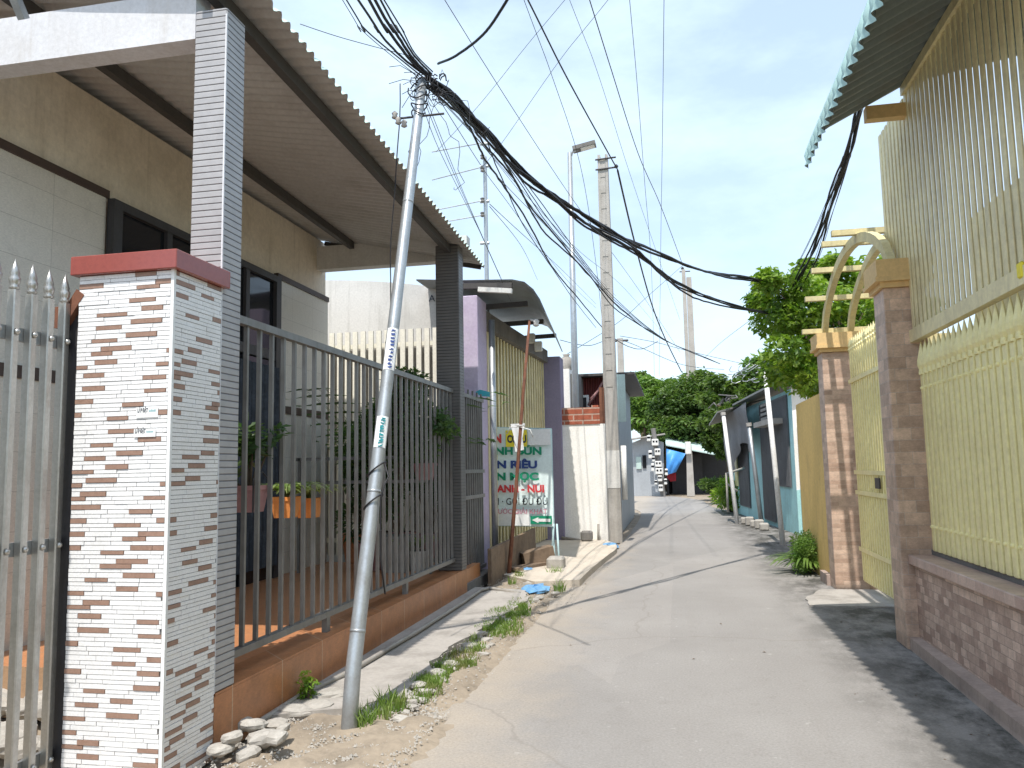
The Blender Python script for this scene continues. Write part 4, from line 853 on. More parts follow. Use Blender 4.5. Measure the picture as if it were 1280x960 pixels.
# ------------------------------------------------------------------ yellow wall, pillar 2
YW=thing('yellow_wall','narrow yellow painted wall between shrub and tiled gate pillar','wall',(2.05,11,0))
mb=MB(); mb.box(1.97,2.2,11.3,13.6,0,gx(1020,495,2.0).z); mb.build('wall_body','yellow',YW)
mb=MB(); mb.box(1.9,1.965,11.3,11.8,0,.14); mb.build('foot_block','kerbmat',YW)
BW=thing('boundary_wall','plain pale garden wall behind the yellow wall and big leaves','wall',(2.6,14,0))
mb=MB(); mb.box(2.75,2.9,13.6,19.0,0,2.6); mb.build('wall_body','beige',BW)
px0=gz(1045,737,0); X2=px0.x; 
GA=thing('tiled_pillar','pinkish tiled gate pillar with yellow moulded cap under the pergola','pillar',(X2+.25,10.1,0))
YP=px0.y; h2=gy(1040,440,YP).z
mb=MB(); mb.bevbox(X2,X2+.5,YP,YP+.36,0,h2,.006); mb.build('shaft','tilepink',GA)
def cap(x0,x1,y0,y1,z,name,parent,mat='capyellow'):
    mb=MB()
    for e,a,b in ((.03,0,.05),(.075,.05,.09),(.06,.09,.25)): mb.box(x0-e,x1+e,y0-e,y1+e,z+a+.0005,z+b)
    return mb.build(name,mat,parent)
cap(X2,X2+.5,YP,YP+.36,h2,'pillar_cap',GA)
# pillar 1
p1=gz(1135,812,0); X1p=p1.x; Y1p=p1.y
GB=thing('tiled_pillar','mauve brown tiled gate pillar with orange cap beside the cream fence','pillar',(X1p+.15,Y1p+.15,0))
h1=gy(1107,360,Y1p).z
mb=MB(); mb.bevbox(X1p,X1p+.34,Y1p,Y1p+.36,0,h1,.006); mb.build('shaft','tilebr',GB)
cap(X1p,X1p+.34,Y1p,Y1p+.36,h1,'pillar_cap',GB)
# cream gate between pillars
CG=thing('cream_gate','closed cream sheet gate with spear tips between the two tiled pillars','gate',(2.25,8.6,.12))
gX=2.27; mb=MB(); mb.box(gX,gX+.02,7.95,10.87,.12,2.85); mb.build('gate_sheet','cream',CG)
i=0; y=8.0
while y<10.85:
    mb=MB(); mb.bevbox(gX-.025,gX-.001,y,y+.045,.14,3.0,.004); mb.lathe([(3.0,.02),(3.03,.028),(3.05,.018),(3.08,.026),(3.18,.001)],(gX-.012,y+.022,0),8); mb.build('bar','cream',CG); y+=.115
mb=MB()
for z in (.5,1.2,1.45,2.6): mb.box(gX-.04,gX-.026,7.95,10.87,z,z+.05)
for yy in (9.9,9.8): 
    for z in (1.3,): mb.tube([(gX-.05,yy,z),(gX-.07,yy,z)],.012,6)
mb.build('cross_rail','cream',CG)
mb=MB(); mb.box(gX-.055,gX-.041,9.55,9.75,1.3,1.42); mb.build('lock','darkmetal_and_shade',CG)
mb=MB(); mb.prism(jag([(2.6,10.88),(1.75,10.88),(1.5,10.3),(1.42,9.65),(2.6,9.6)],.035,.15),0,.018); tag(mb.build('gate_ramp','slab',None),'flat cement strip before the cream gate','ramp')
# pergola
PG=thing('pergola','pale yellow arched pergola over the gate resting on the tiled pillars','pergola',(2.15,8.6,3.2))
ya,yb=YP+.18,Y1p+.18; apex=gy(1072,300,9.3).z; zb=h2+.24
def arc(x):
    pts=[]; n=18
    for i in range(n+1):
        t=i/n; y=ya+(yb-ya)*t; z=zb+(apex-(zb+h1+.24)/2-.06)*(math.sin(math.pi*t)**.6)+(h1+.24-zb)*t; pts.append(Vector((x,y,z)))
    return pts
for x in (X2+.08,X2+.4):
    P=arc(x); mb=MB(); w=.07; hgt=.1; vs=[]
    for i,p in enumerate(P):
        d=(P[min(i+1,len(P)-1)]-P[max(i-1,0)]).normalized(); nrm=Vector((0,-d.z,d.y))
        for s,u in ((-1,-1),(1,-1),(1,1),(-1,1)): vs.append(p+Vector((s*w/2,0,0))+nrm*(u*hgt/2))
    n=len(P); fs=[(i*4+k,i*4+(k+1)%4,i*4+4+(k+1)%4,i*4+4+k) for i in range(n-1) for k in range(4)]+[(0,1,2,3),(4*n-1,4*n-2,4*n-3,4*n-4)]
    mb.add(vs,fs); mb.build('arch','arch',PG)
P=arc(0)
for i in (0,2,5,9,12):
    p=P[i]; mb=MB(); mb.box(X2-.2,X2+.66,p.y-.035,p.y+.035,p.z+.04,p.z+.1); mb.build('cross_slat','arch',PG)
# ------------------------------------------------------------------ right boundary wall + lower fence + upper grille
RW=thing('tiled_boundary_wall','low brown tiled wall with ledge under the cream fence on the right','wall',(2.0,4,0))
wx=X1p+.10
mb=MB(); mb.box(wx,wx+.5,-1,Y1p-.001,0,.72); mb.build('wall_body','tilewall',RW)
mb=MB(); mb.bevbox(wx-.05,wx+.5,-1,Y1p-.002,.72,.8,.006); mb.build('ledge','ledge',RW)
mb=MB(); mb.add([(X1p+.02,Y1p,.0),(X1p+.02,Y1p,.1),(wx+.01,Y1p,.11),(wx+.01,Y1p,0),(X1p-.16,-1,0),(X1p-.14,-1,.1),(wx+.01,-1,.11),(wx+.01,-1,0)],[(0,1,2,3),(7,6,5,4),(0,4,5,1),(1,5,6,2),(3,7,4,0)]); mb.build('base_kerb','kerbmat',RW)
LF=thing('cream_fence','cream steel fence of broad spear topped bars along the tiled wall ledge','fence',(2.04,4,.8))
fx=X1p+.24
mb=MB(); mb.box(fx+.03,fx+.042,1.0,Y1p+.2,.86,2.4); mb.build('backing_sheet','cream',LF)
for z in (1.02,2.2): mb=MB(); mb.box(fx+.012,fx+.03,1.0,Y1p-.002,z,z+.05); mb.build('cross_rail','cream',LF)
y=1.05; pr=None; k=0
while y<Y1p-.03:
    if pr is None:
        mb=MB(); mb.bevbox(fx-.014,fx+.012,y-.039,y+.039,.84,2.34,.006); mb.bevbox(fx-.018,fx+.016,y-.038,y+.038,2.36,2.385,.004)
        mb.lathe([(2.34,.034),(2.36,.034),(2.385,.03),(2.42,.042),(2.46,.04),(2.63,.003)],(fx,y,0),8)
        for z in (1.045,2.225): mb.tube([(fx-.014,y,z),(fx-.024,y,z),(fx-.032,y,z)],[.017,.015,.004],8)
        pr=mb.build('bar','cream',LF,False); yb0=y
    else: c=pr.copy(); C.objects.link(c); c.parent=LF; c.location=(0,y-yb0,0)
    y+=.118; k+=1
for yy in (2.9,5.05): mb=MB(); mb.bevbox(fx-.03,fx+.04,yy-.09,yy+.09,.8,1.2,.008); mb.build('foot_plate','cream',LF)
mb=MB(); mb.box(fx-.0,fx+.12,1.0,Y1p-.01,.802,.84); mb.build('rough_mortar','darkconc',LF)
UG=thing('upper_grille','tall cream window grille of upright bars rising to the right roof','grille',(2.1,4,2.6))
ug=fx-.03
mb=MB(); mb.box(ug-.02,ug+.05,.8,8.2,2.64,2.75); mb.build('bottom_rail','creamdull',UG)
y=1.0; pr=None
while y<8.2:
    if pr is None: mb=MB(); mb.bevbox(ug,ug+.014,y-.035,y+.035,2.75,4.8,.004); pr=mb.build('bar','creamdull',UG); yb0=y
    else: c=pr.copy(); C.objects.link(c); c.parent=UG; c.location=(0,y-yb0,0)
    y+=.112
p=gx(1273,338,ug-.03); mb=MB(); mb.bevbox(ug-.03,ug-.001,p.y-.035,p.y+.035,p.z-.05,p.z+.05,.01); mb.build('yellow_tag','yel',UG)
YB=thing('yard_wall','cream yard wall seen between the upper bars behind the cream fence','wall',(3.4,9.6,0))
mb=MB(); mb.box(2.35,6,9.5,9.65,0,3.0); mb.build('wall_body','creamdull',YB)
RH=thing('right_house','house behind the cream grille with green corrugated roof over the lane','house',(4,4,0))
mb=MB(); mb.box(3.1,9,-2,8.9,0,4.08); mb.build('house_body','creamdull',RH)
prof=[(8,5.8),(5,5.4),(2.13,4.93),(1.46,4.6),(1.38,4.55),(1.32,4.46),(1.285,4.36),(1.27,4.24)]
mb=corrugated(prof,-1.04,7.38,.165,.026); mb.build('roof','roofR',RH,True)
mb=MB(); mb.box(2.08,2.2,-1,7.3,4.8,4.88); mb.build('wall_plate','creamdull',RH)
mb=MB(); mb.box(1.78,2.13,7.25,7.35,4.6,4.72); mb.build('roof_beam','capyellow',RH)
mb=MB(); mb.box(8,8.2,-1,7,4.09,5.6); mb.build('gable_wall','beige',RH)
# ------------------------------------------------------------------ tree over the right wall
TR_=thing('leafy_tree','bushy bright green tree hanging over the yellow wall and pergola','tree',(2.9,14.6,0))
rg=random.Random(41); mb=MB(); cl=[]
cc=gy(1045,420,14.2)
mb.tube([(2.95,14.6,0),(2.85,14.5,1.5),(2.8,14.4,2.6),tuple(cc)],[.13,.11,.09,.05],9)
spots=[(975,370,12),(1000,358,12),(1030,350,13),(1060,350,12),(1090,345,14),(965,400,12),(990,410,12),(1020,400,12),(1050,400,12),(1080,390,12),(1105,385,12),(980,440,12),(1005,440,12),(1030,440,12),(1060,450,12),(1000,470,11),(1020,480,10),(960,350,8),(975,465,10),(985,395,12),(1110,350,12),(1095,430,12),(1075,420,12),(1120,330,10),(1040,375,12),(1015,460,10),(1045,330,8),(950,375,8),(1010,335,7)]
for (px,py,r) in spots:
    c=gy(px,py,14.2+rg.uniform(-1,1.2)); rr=r*.0142*2.3; cl.append(((c.x,c.y,c.z),(rr,rr*1.2,rr*.8)))
    s=cc+Vector((rg.uniform(-.1,.1),0,-.5)); mb.tube([s,s.lerp(c,.5)+Vector((0,0,.1)),c],[.03,.02,.006],5)
mb.build('trunk','bark',TR_,True)
leaves(crownpts(cl,560,5),.115,'leafbright','crown',TR_,.6,5,.45)
mb=MB() 
# second tree mass further back behind grille
T('leafy_tree','second green tree behind the pergola and upper grille',1120,380,17,40,60,30,200,.15,'leafbright',27,.14)
# ------------------------------------------------------------------ plants on the terrace
def pot(name,label,x,y,z,r,h,mat,plant,seed,size=.5,n=60,group=None,square=False):
    t=thing(name,label,'plant',(x,y,z),group); rg=random.Random(seed)
    mb=MB()
    if square: mb.add([(x+sx*r*k,y+sy*r*k,z+zz) for zz,k in ((0,.75),(h,1),(h,1.08),(h+.03,1.08)) for sx,sy in ((-1,-1),(1,-1),(1,1),(-1,1))],[(3,2,1,0)]+[(a*4+i,a*4+(i+1)%4,a*4+4+(i+1)%4,a*4+4+i) for a in range(3) for i in range(4)])
    else: mb.lathe([(0,r*.7),(h*.85,r),(h*.86,r*1.1),(h,r*1.1),(h,r*.9),(h*.9,r*.85)],(x,y,z),16)
    mb.build('pot',mat,t)
    top=Vector((x,y,z+h))
    if plant=='strap': mb=MB(); strap(mb,top,n,size,.03,rg,.9); mb.build('foliage','leafvar',t)
    elif plant=='palm':
        mb=MB()
        for i in range(17):
            a=rg.uniform(0,6.28); p=top.copy(); v=Vector((math.cos(a)*.35,math.sin(a)*.35,1)).normalized(); d=Vector((math.cos(a),math.sin(a),0)); prev=p.copy()
            for j in range(12):
                p2=p+v*size/12; sd=v.cross(d).normalized(); 
                if sd.length<.1: sd=Vector((d.y,-d.x,0))
                if j>3:
                    for s in (-1,1):
                        tip=p2+sd*s*size*.15*math.sin(math.pi*(j-2)/11)+v*.06-Vector((0,0,.05)); mb.add([p2,p2+v*.04,tip],[(0,1,2)])
                mb.add([p-sd*.004,p+sd*.004,p2+sd*.004,p2-sd*.004],[(0,1,2,3)]); p=p2; v=(v+Vector((0,0,-.09))+d*.035).normalized()
        mb.build('foliage','leafpot',t)
    else:
        cl=[((x+rg.uniform(-1,1)*min(size*.3,.3),y+rg.uniform(-1,1)*min(size*.3,.3),z+h+size*rg.uniform(.15,1)),(min(size*.2,.2),min(size*.2,.2),size*.16)) for _ in range(9)]
        mb=MB()
        for q,_ in cl: mb.tube([top-Vector((0,0,.03)),q],[.012,.004],5)
        mb.build('stem','bark',t)
        leaves(crownpts(cl,n,seed),.09,'leafpot','foliage',t,.45,seed,.1)
    return t
pot('potted_plant','dense dark shrub in a square grey pot beside the leaning pole',*gz(497,714,.336),.2,.42,'blackpot','bush',51,1.9,620,square=True)
pot('potted_plant','tall feathery palm in a pot at the far end of the railing',*gz(505,700,.336),.17,.4,'pinkpot','palm',52,1.9,60)
pot('potted_plant','bushy plant in a faded pink pot nearest the far column',*gz(537,697,.336),.15,.35,'pinkpot','bush',53,1.5,420)
pot('potted_plant','broad leaved plant in a low pot near the terrace back wall',*gz(445,703,.336),.2,.4,'terra','bush',54,2.1,420)
pot('potted_plant','tall upright dark plant behind the leaning pole',*gz(478,700,.336),.18,.4,'blackpot','palm',55,2.8,60)
pot('potted_plant','low grassy plant in a white pot by the railing foot',*gz(523,713,.336),.14,.25,'plasticwhite','strap',56,.5,60)
pot('potted_plant','dark leafy plant left of the square grey pot',*gz(466,712,.336),.2,.35,'pinkpot','bush',57,1.6,420)
pot('potted_plant','trailing bush hanging high by the terrace end',*gy(531,600,9.3),.14,.2,'pinkpot','bush',58,.8,170)
# rack with rails
RK=thing('plant_rack','grey two rail steel plant rack across the end of the terrace','rack',(-3.7,9.45,.35))
mb=MB()
for z in (1.75,1.45): mb.box(-4.8,-2.95,9.6,9.63,z,z+.04)
for x in (-4.75,-3.85,-3.0): mb.box(x,x+.03,9.6,9.63,.336,1.79)
mb.build('rack_frame','railgrey',RK)
# hanging trough with two orange pots; brown basket nearer
for i,(px,lab) in enumerate(((357,'left one of two orange square pots of striped spider plant on the railing'),(386,'right one of two orange square pots of striped spider plant on the railing'))):
    p=gx(px,647,-2.95); pot('hanging_planter',lab,p.x,p.y,p.z,.085,.13,'orangeplastic','strap',60+i,.4,90,'orange pots hung inside the railing',square=True)
p=gx(312,640,-2.85); t=pot('hanging_planter','faded brown long planter with yellow green leaves near the first column',p.x,p.y,p.z,.09,.15,'pinkpot','bush',63,.42,40,square=True)
mb=MB()
for dx in (-.08,.08): mb.tube([p+Vector((dx,-.1,0)),p+Vector((dx,-.1,.22)),p+Vector((dx,.02,.27)),p+Vector((dx,.1,.22))],.006,5)
mb.build('wire_hook','darkmetal_and_shade',t)
# ------------------------------------------------------------------ ground details: rubble, pipe, grass
rg=random.Random(77)
def stone(x,y,r,label,group,flatk=.6,z=0):
    mb=MB(); n=10; vs=[(x,y,z-r*flatk*.5)]; ph0=rg.uniform(0,6); ex=rg.uniform(.85,1.35); lo=[rg.uniform(.7,1.2) for _ in range(n)]
    cut=[(rg.uniform(0,6.28),rg.uniform(.62,.9)) for _ in range(4)]; tz=rg.uniform(.45,.75)
    for j,(zz,k) in enumerate(((-.42,.6),(-.18,.92),(.1,1.0),(.36,.82),(.52,.45))):
        for i in range(n):
            a=2*math.pi*i/n+ph0; q_=k*(.6+.4*lo[i])*rg.uniform(.94,1.06)
            for ca,cd in cut:
                c_=math.cos(a-ca)
                if c_>.15: q_=min(q_,cd/c_)
            vs.append((x+r*q_*math.cos(a)*ex,y+r*q_*math.sin(a),z+r*flatk*(min(zz,tz)+.35+.12*math.sin(a+ph0)+rg.uniform(-.04,.04))))
    vs.append((x,y,z+r*flatk*(.5+.35)))
    fs=[(0,1+(i+1)%n,1+i) for i in range(n)]+[(1+a*n+i,1+a*n+(i+1)%n,1+a*n+n+(i+1)%n,1+a*n+n+i) for a in range(4) for i in range(n)]+[(1+4*n+i,1+4*n+(i+1)%n,1+5*n) for i in range(n)]
    mb.add(vs,fs); tag(mb.build('rubble_stone','stone',None,org=(x,y,z)),label,'stone',group)
for i,(px,py,r) in enumerate(((285,940,.075),(300,925,.09),(315,938,.08),(318,912,.05),(330,945,.1),(290,955,.08),(308,953,.09),(275,958,.07),(345,955,.07),(322,925,.06),(300,910,.05),(355,940,.05))):
    p=gz(px,py,0); stone(p.x,p.y,r,'pale rubble stone in the heap at the near end of the orange plinth','rubble heap by the tiled pillar',.8,z=.02+.05*(i%3))
for px,py,r in ((412,880,.14),(400,895,.12),(388,882,.09),(430,872,.07),(370,900,.12),(455,905,.1),(470,895,.08),(500,878,.1),(520,866,.09),(545,850,.1),(560,838,.08),(585,815,.1),(455,880,.08),(345,915,.08),(600,800,.09),(478,880,.07)):
    p=gz(px,py,0); stone(p.x,p.y,r,'broken flat cement chunk lying by the pole foot','broken cement chunks at the pole foot',.45,z=.04)
for i in range(90):
    y=rg.uniform(5.0,10.2); x=-1.86+.05*math.sin(y*2)+rg.uniform(-.1,.16); stone(x,y,rg.uniform(.02,.065),'small broken cement lump in the grass strip along the pavement edge','lumps in the grass strip',.7,z=.02)
for i in range(18):
    p=gz(rg.uniform(612,700),rg.uniform(712,748),0); stone(p.x,p.y,rg.uniform(.03,.08),'small rubble piece on the soil under the menu banner','rubble under the banner',.7,z=.03)
for i in range(14):
    p=gz(rg.uniform(-10,80),rg.uniform(850,960),0); stone(p.x,p.y,rg.uniform(.1,.26),'grey rock lying behind the stainless gate bars','rocks behind the gate',.8,z=.05)
# long drain pipe along plinth
pts=[gz(325,903,.06),gz(372,872,.07),gz(440,838,.09),gz(520,790,.1),gz(580,752,.1),gz(600,738,.1),gz(612,735,.09),gz(650,742,.06)]
sm=[]
for i in range(len(pts)-1):
    for k in range(5): sm.append(pts[i].lerp(pts[i+1],k/5)+Vector((rg.uniform(-.004,.004),0,0)))
sm.append(pts[-1]); mb=MB(); mb.tube(sm,.022,8); tag(mb.build('drain_pipe','pipe',None,True),'long thin grey plastic pipe lying along the plinth and slab','pipe')
# grit: countless crumbs of cement and gravel
rg=random.Random(91); mb=MB()
for i in range(6800):
    if i<3600: y=rg.uniform(4.0,12.5); x=-1.82+rg.gauss(0,.16)
    elif i<5600: x=rg.uniform(-2.6,-1.5); y=rg.uniform(3.9,5.3)
    else: p=gz(rg.uniform(600,720),rg.uniform(700,760),0); x,y=p.x,p.y
    r_=rg.uniform(.003,.013)*(1.4 if rg.random()<.1 else 1); z=.02+(.035 if x<-1.9 and y>5.1 else .012)
    a=rg.uniform(0,6.28); vs=[(x+r_*math.cos(a+k*2.1)*rg.uniform(.7,1.2),y+r_*math.sin(a+k*2.1)*rg.uniform(.7,1.2),z) for k in range(3)]+[(x,y,z+r_*rg.uniform(.5,1.1)),]
    mb.add(vs,[(0,1,3),(1,2,3),(2,0,3)])
tag(mb.build('gravel_grit','stone',None),'loose grit and cement crumbs scattered on the verge',kind='stuff')
rg=random.Random(17); mb=MB()
for i in range(90):
    x=rg.uniform(-1.5,1.8); y=rg.uniform(4.2,26); s_=rg.uniform(.005,.014)*(1 if rg.random()<.85 else 1.8); a=rg.uniform(0,6.28)
    if rg.random()<.6: x=rg.choice((-1.5+abs(rg.gauss(0,.35)),1.8-abs(rg.gauss(0,.3))))
    z=.003; mb.add([(x-s_*math.cos(a),y-s_*math.sin(a),z),(x+s_*.4*math.sin(a),y-s_*.4*math.cos(a),z+s_*.3),(x+s_*math.cos(a),y+s_*math.sin(a),z),(x-s_*.4*math.sin(a),y+s_*.4*math.cos(a),z+s_*.35)],[(0,1,2,3)])
tag(mb.build('leaf_litter','wood',None),'small dry leaf scraps and crumbs strewn over the lane',kind='stuff')
# grass
def grasspatch(name,pts,hgt,label,seed,per=40,mat='grass'):
    rg=random.Random(seed); mb=MB()
    for (x,y,r) in pts:
        for i in range(per):
            a=rg.uniform(0,6.28); q=r*rg.random()**.5; bx_,by_=x+q*math.cos(a),y+q*math.sin(a)*1.4; h=hgt*rg.uniform(.4,1.1); d=Vector((rg.uniform(-1,1),rg.uniform(-1,1),0))*h*.5; w=Vector((rg.uniform(-1,1),rg.uniform(-1,1),0)).normalized()*.004
            b=Vector((bx_,by_,.02)); m_=b+d*.3+Vector((0,0,h*.6)); t=b+d+Vector((0,0,h)); mb.add([b-w,b+w,m_+w,m_-w,t],[(0,1,2,3),(3,2,4)])
    tag(mb.build(name,mat,None),label,kind='stuff')
gp=[]; rg=random.Random(13)
for i in range(120):
    y=rg.uniform(5.2,10.0); dens=.5+.5*math.sin(y*2.2+1.2)
    if rg.random()<dens+.15: gp.append((-1.83+.05*math.sin(y*2)+rg.uniform(-.1,.14),y,.07))
for i in range(30): p=gz(rg.uniform(612,655),rg.uniform(765,800),0); gp.append((p.x,p.y,.1))
grasspatch('grass',gp,.075,'green grass growing along the broken pavement edge',14,42)
gp=[(gz(x,y,0).x,gz(x,y,0).y,r) for x,y,r in ((650,728,.08),(694,722,.12),(640,735,.06),(700,742,.07),(615,722,.1),(470,905,.1),(490,890,.09),(455,915,.07))]
grasspatch('weeds',gp,.16,'weeds on the soil by the banner and the pole foot',15,60)
p=gz(384,880,.03); shrub('weed_plant','small leafy weed growing from the plinth joint',(p.x,p.y,0),(.07,.07,.24),300,.045,'leafbright',16)
# ------------------------------------------------------------------ CABLES
def cable(label,pts,Ya,Yb,r,group,wob=.0,seed=0,ext0=0,ext1=0,name='cable'):
    """pts are pixels along the span; distance runs evenly (in 1/Y) between Ya and Yb"""
    P=[Vector((x,y,0)) for x,y in pts]
    if ext0: P=[P[0]+(P[0]-P[1]).normalized()*ext0]+P
    sp=[]
    for i in range(len(P)-1):
        p0,p1,p2,p3=[P[max(0,min(len(P)-1,j))] for j in (i-1,i,i+1,i+2)]
        for k in range(8): t=k/8; sp.append(.5*((2*p1)+(-p0+p2)*t+(2*p0-5*p1+4*p2-p3)*t*t+(-p0+3*p1-3*p2+p3)*t**3))
    sp.append(P[-1]); L_=[0]
    for i in range(1,len(sp)): L_.append(L_[-1]+(sp[i]-sp[i-1]).length)
    rg=random.Random(seed); ph=rg.uniform(0,6); out=[]
    for s,l in zip(sp,L_):
        iv=1/Ya+(1/Yb-1/Ya)*l/L_[-1]; q=gy(s.x,s.y,1/iv)
        if wob: q+=Vector((math.sin(l*.05+ph),0,math.cos(l*.05+ph)))*wob+Vector((rg.uniform(-1,1),0,rg.uniform(-1,1)))*wob*.25
        out.append(q)
    mb=MB(); mb.tube(out,r,5); o=mb.build(name,'black',None,True,org=tuple(out[0])); return tag(o,label,'cable',group)
G1='thick bundle from the steel pole to the right hand tree'
up=[(600,155),(650,210),(700,250),(742,277),(790,303),(853,330),(900,343),(948,351),(1000,372)]
for i in range(5):
    j=rnd.uniform(-3,3); cable('black twisted cable in the upper bundle sweeping right to the tree',[(534+j,98),(562+j,115)]+[(x,y+rnd.uniform(-1.5,1.5)) for x,y in up],6.1,15,.015 if i<2 else .010,G1,.016,i)
lo=[(600,160),(650,215),(700,256),(742,284),(790,312),(850,356),(900,379),(965,388),(1002,392)]
for i in range(4):
    j=rnd.uniform(-3,3); cable('black twisted cable in the sagging lower bundle sweeping right to the tree',[(534+j,104),(560+j,120)]+[(x,y+rnd.uniform(-2,2)+(i-1)*1.2) for x,y in lo],6.1,15,.012,'sagging bundle under the thick one',.02,10+i)
G3='cables running from the steel pole to the far bend'
for i in range(5):
    j=i*3-5; cable('black cable running down from the steel pole towards the far concrete pole',[(536,108),(572,135),(600+j*.5,165),(640+j,217),(690+j,288-j),(740+j*.5,345),(775,385-j),(830,424),(900,455)],6.1,38,.011 if i<2 else .006,G3,.02 if i<2 else .008,20+i)
cable('thick black cable sagging lowest from the steel pole across the concrete pole',[(538,108),(575,145),(600,190),(625,222),(662,285),(700,345),(740,395),(772,425),(800,437),(822,427)],6.1,30,.011,None,.02,30)
cable('black cable dropping steeply from the steel pole behind the rusty pole',[(540,105),(600,158),(622,214),(660,290),(700,350),(745,410)],6.1,22,.007,None,.01,31)
for i,(pp,Yb) in enumerate((([(540,112),(585,160),(650,235),(720,310),(775,355),(830,418)],36),([(542,116),(600,178),(650,240),(700,300),(745,350)],30),([(545,118),(600,205),(625,240),(700,340),(745,385)],24),([(530,125),(560,200),(600,290),(640,380)],13),([(533,125),(575,230),(605,300),(632,360)],13),([(528,130),(548,185),(600,290),(625,345)],12.5),([(612,210),(650,250),(700,300),(770,370)],20),([(612,255),(650,290),(700,335),(745,380)],20),([(612,258),(650,305),(672,350)],16))):
    cable('thin dark wire fanning down from the steel pole over the purple house roof',pp,6.3,Yb,.0035 if i<3 else .003,'thin wires fanning from the steel pole',0,40+i)
GL='cables arriving at the steel pole from behind the camera'
for i,(x,r) in enumerate(((427,.003),(432,.006),(447,.010),(460,.013),(468,.013),(474,.009),(479,.006))):
    cable('black cable coming from the top of the picture down to the steel pole top',[(x,-2),(x+22,34),(500+i*3,78-i*2),(532+i*1.5,102-i*2)],4.0,6.1,r,GL,.008 if r>.008 else 0,60+i,ext0=500)
cable('thick black cable rising from the steel pole top to the upper right',[(548,80),(570,70),(600,46),(618,25),(636,-2)],6.1,5.0,.011,None,.004,70,ext1=0)
cable('thin wire crossing over the left roof edge to the steel pole',[(375,30),(430,48),(520,72)],5.6,6.2,.003,None)
cable('black wire hanging down straight beside the steel pole',[(500,105),(499,160),(494,230),(489,300),(488,420)],6.0,6.0,.005,None,.003,72)
for i,(pp,Ya,Yb,r,lab) in enumerate((
 ([(556,0),(600,71),(660,165),(720,255),(790,350),(850,440)],7,36,.006,'thin black wire slanting from top left of the sky to the far bend'),
 ([(660,0),(705,90),(753,178),(772,212)],8,16.6,.014,'thick black wire running from the top to the concrete pole head'),
 ([(772,213),(790,290),(812,372),(830,420),(852,465)],16.6,38,.022,'thick black wire falling from the concrete pole head to the bend'),
 ([(655,0),(690,95),(725,205),(745,330),(758,460)],8,22,.005,'thin wire passing left of the street lamp to the white wall'),
 ([(737,0),(765,90),(797,190),(825,255),(853,330)],9,34,.011,'dark wire descending to the far concrete pole'),
 ([(787,0),(796,100),(806,230),(814,330),(818,470)],9,40,.006,'thin wire dropping almost straight right of the concrete pole'),
 ([(830,0),(828,170),(826,300),(824,470)],9,40,.006,'thin vertical wire at the middle of the open sky'),
 ([(712,0),(745,85),(785,210),(812,290),(850,400)],9,36,.005,'faint thin wire between the two concrete poles'),
 ([(706,0),(660,55),(600,130),(545,190)],9,14,.004,'thin wire crossing down left towards the mast'),
 ([(760,0),(700,75),(630,175),(600,212)],9,14,.004,'second thin wire crossing down left to the mast head'),
 ([(853,332),(810,370),(770,405),(705,445)],34,20,.008,'wire slanting from far concrete pole down to the tin shed'),
 ([(700,425),(735,432),(775,425),(850,455),(905,462)],20,38,.009,'loose grey wire sagging low across the lane'),
 ([(775,420),(820,428),(865,440),(930,455)],30,38,.010,'low wire from the concrete pole into the trees'),
 ([(945,395),(905,425),(880,448)],20,34,.006,'thin wire from the right tree down to the bend'))):
    cable(lab,pp,Ya,Yb,r,None,0,80+i,ext0=400 if pp[0][1]==0 and Ya<10 else 0)
GR='cable bundle under the right roof'
for i in range(11):
    a=rnd.uniform(-4,5); b=rnd.uniform(-22,14) if i>6 else rnd.uniform(-6,6)
    cable('black cable in the steep bundle from the right roof corner down to the tree',[(1070+a,150),(1055+a,205),(1035+a*.8+b*.4,265),(1016+a*.6+b*.8,318),(1000+b,352),(985+b,385)],6.6,14.5,(.013 if i<5 else .004),GR,.018 if i<5 else .004,100+i,ext0=250)
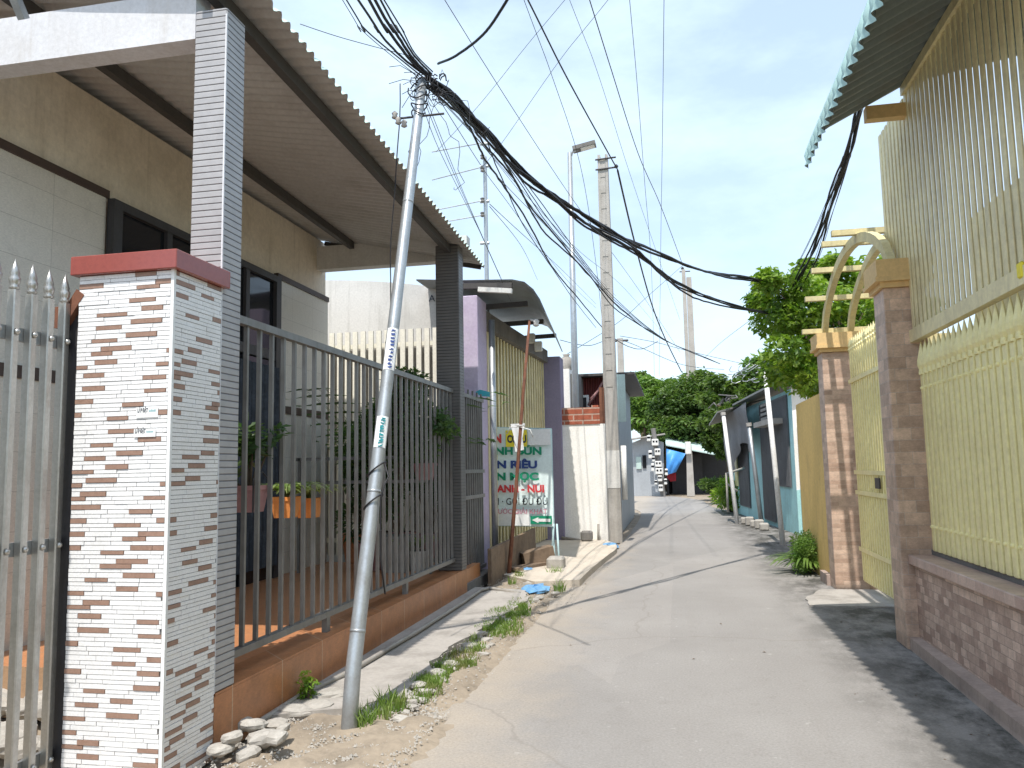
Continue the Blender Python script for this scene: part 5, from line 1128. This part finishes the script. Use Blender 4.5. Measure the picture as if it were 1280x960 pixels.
# curly wire tangle at steel pole top and below
rg=random.Random(5); mb=MB()
for i in range(14):
    c=PT+Vector((rg.uniform(-.06,.26),rg.uniform(-.06,.1),rg.uniform(-.2,.04))); r=rg.uniform(.02,.08); ax=rg.uniform(0,3); pts=[]
    for j in range(14):
        a=ax+j*.45; pts.append(c+Vector((r*math.cos(a),rg.uniform(-.02,.02),r*math.sin(a)*.8+j*.004*rg.uniform(-1,1))))
    mb.tube(pts,rg.choice((.003,.004,.006)),5)
for i in range(4):
    a=PT+Vector((rg.uniform(0,.15),0,-.1)); b=a+Vector((rg.uniform(-.25,.6),rg.uniform(-.1,.2),-rg.uniform(.3,1.1))); m_=a.lerp(b,.5)+Vector((rg.uniform(-.25,.25),0,rg.uniform(-.1,.1)))
    e=b+Vector((rg.uniform(-.2,.3),0,rg.uniform(-.05,.3))); pts=[a.lerp(m_,.5),m_,b,e]
    q=[]
    for k in range(3):
        for t in range(5): q.append(pts[k].lerp(pts[k+1],t/5)+Vector((.02*math.sin(t*1.2+k),0,.02*math.cos(t*1.5))))
    mb.tube([a]+q,.0025,4)
for i in range(9):
    a=PT+Vector((rg.uniform(-.05,.1),0,rg.uniform(-.12,.05))); ang=rg.uniform(2.2,4.4); l=rg.uniform(.15,.42); mb.tube([a,a+Vector((math.cos(ang)*l*.6,0,math.sin(ang)*l*.5+.03)),a+Vector((math.cos(ang)*l,0,math.sin(ang)*l*.7))],.003,4)
tag(mb.build('cable_tangle','black',None,True,org=tuple(PT)),'tangle of cut and coiled wires around the steel pole top','cable tangle')
rg=random.Random(15); mb=MB()
for k_ in range(20):
    c=gy(rg.uniform(918,960),rg.uniform(450,474),26); r=rg.uniform(.08,.28); s0=rg.uniform(0,6); mb.tube([c+Vector((r*math.cos(s0+a*.5)+.03*a,rg.uniform(-.1,.1),r*.7*math.sin(s0+a*.5+1))) for a in range(rg.choice((5,8)))],.012,4)
tag(mb.build('cable_tangle','steel',None,True),'pale tangled wires over the turquoise house roof','cable tangle')
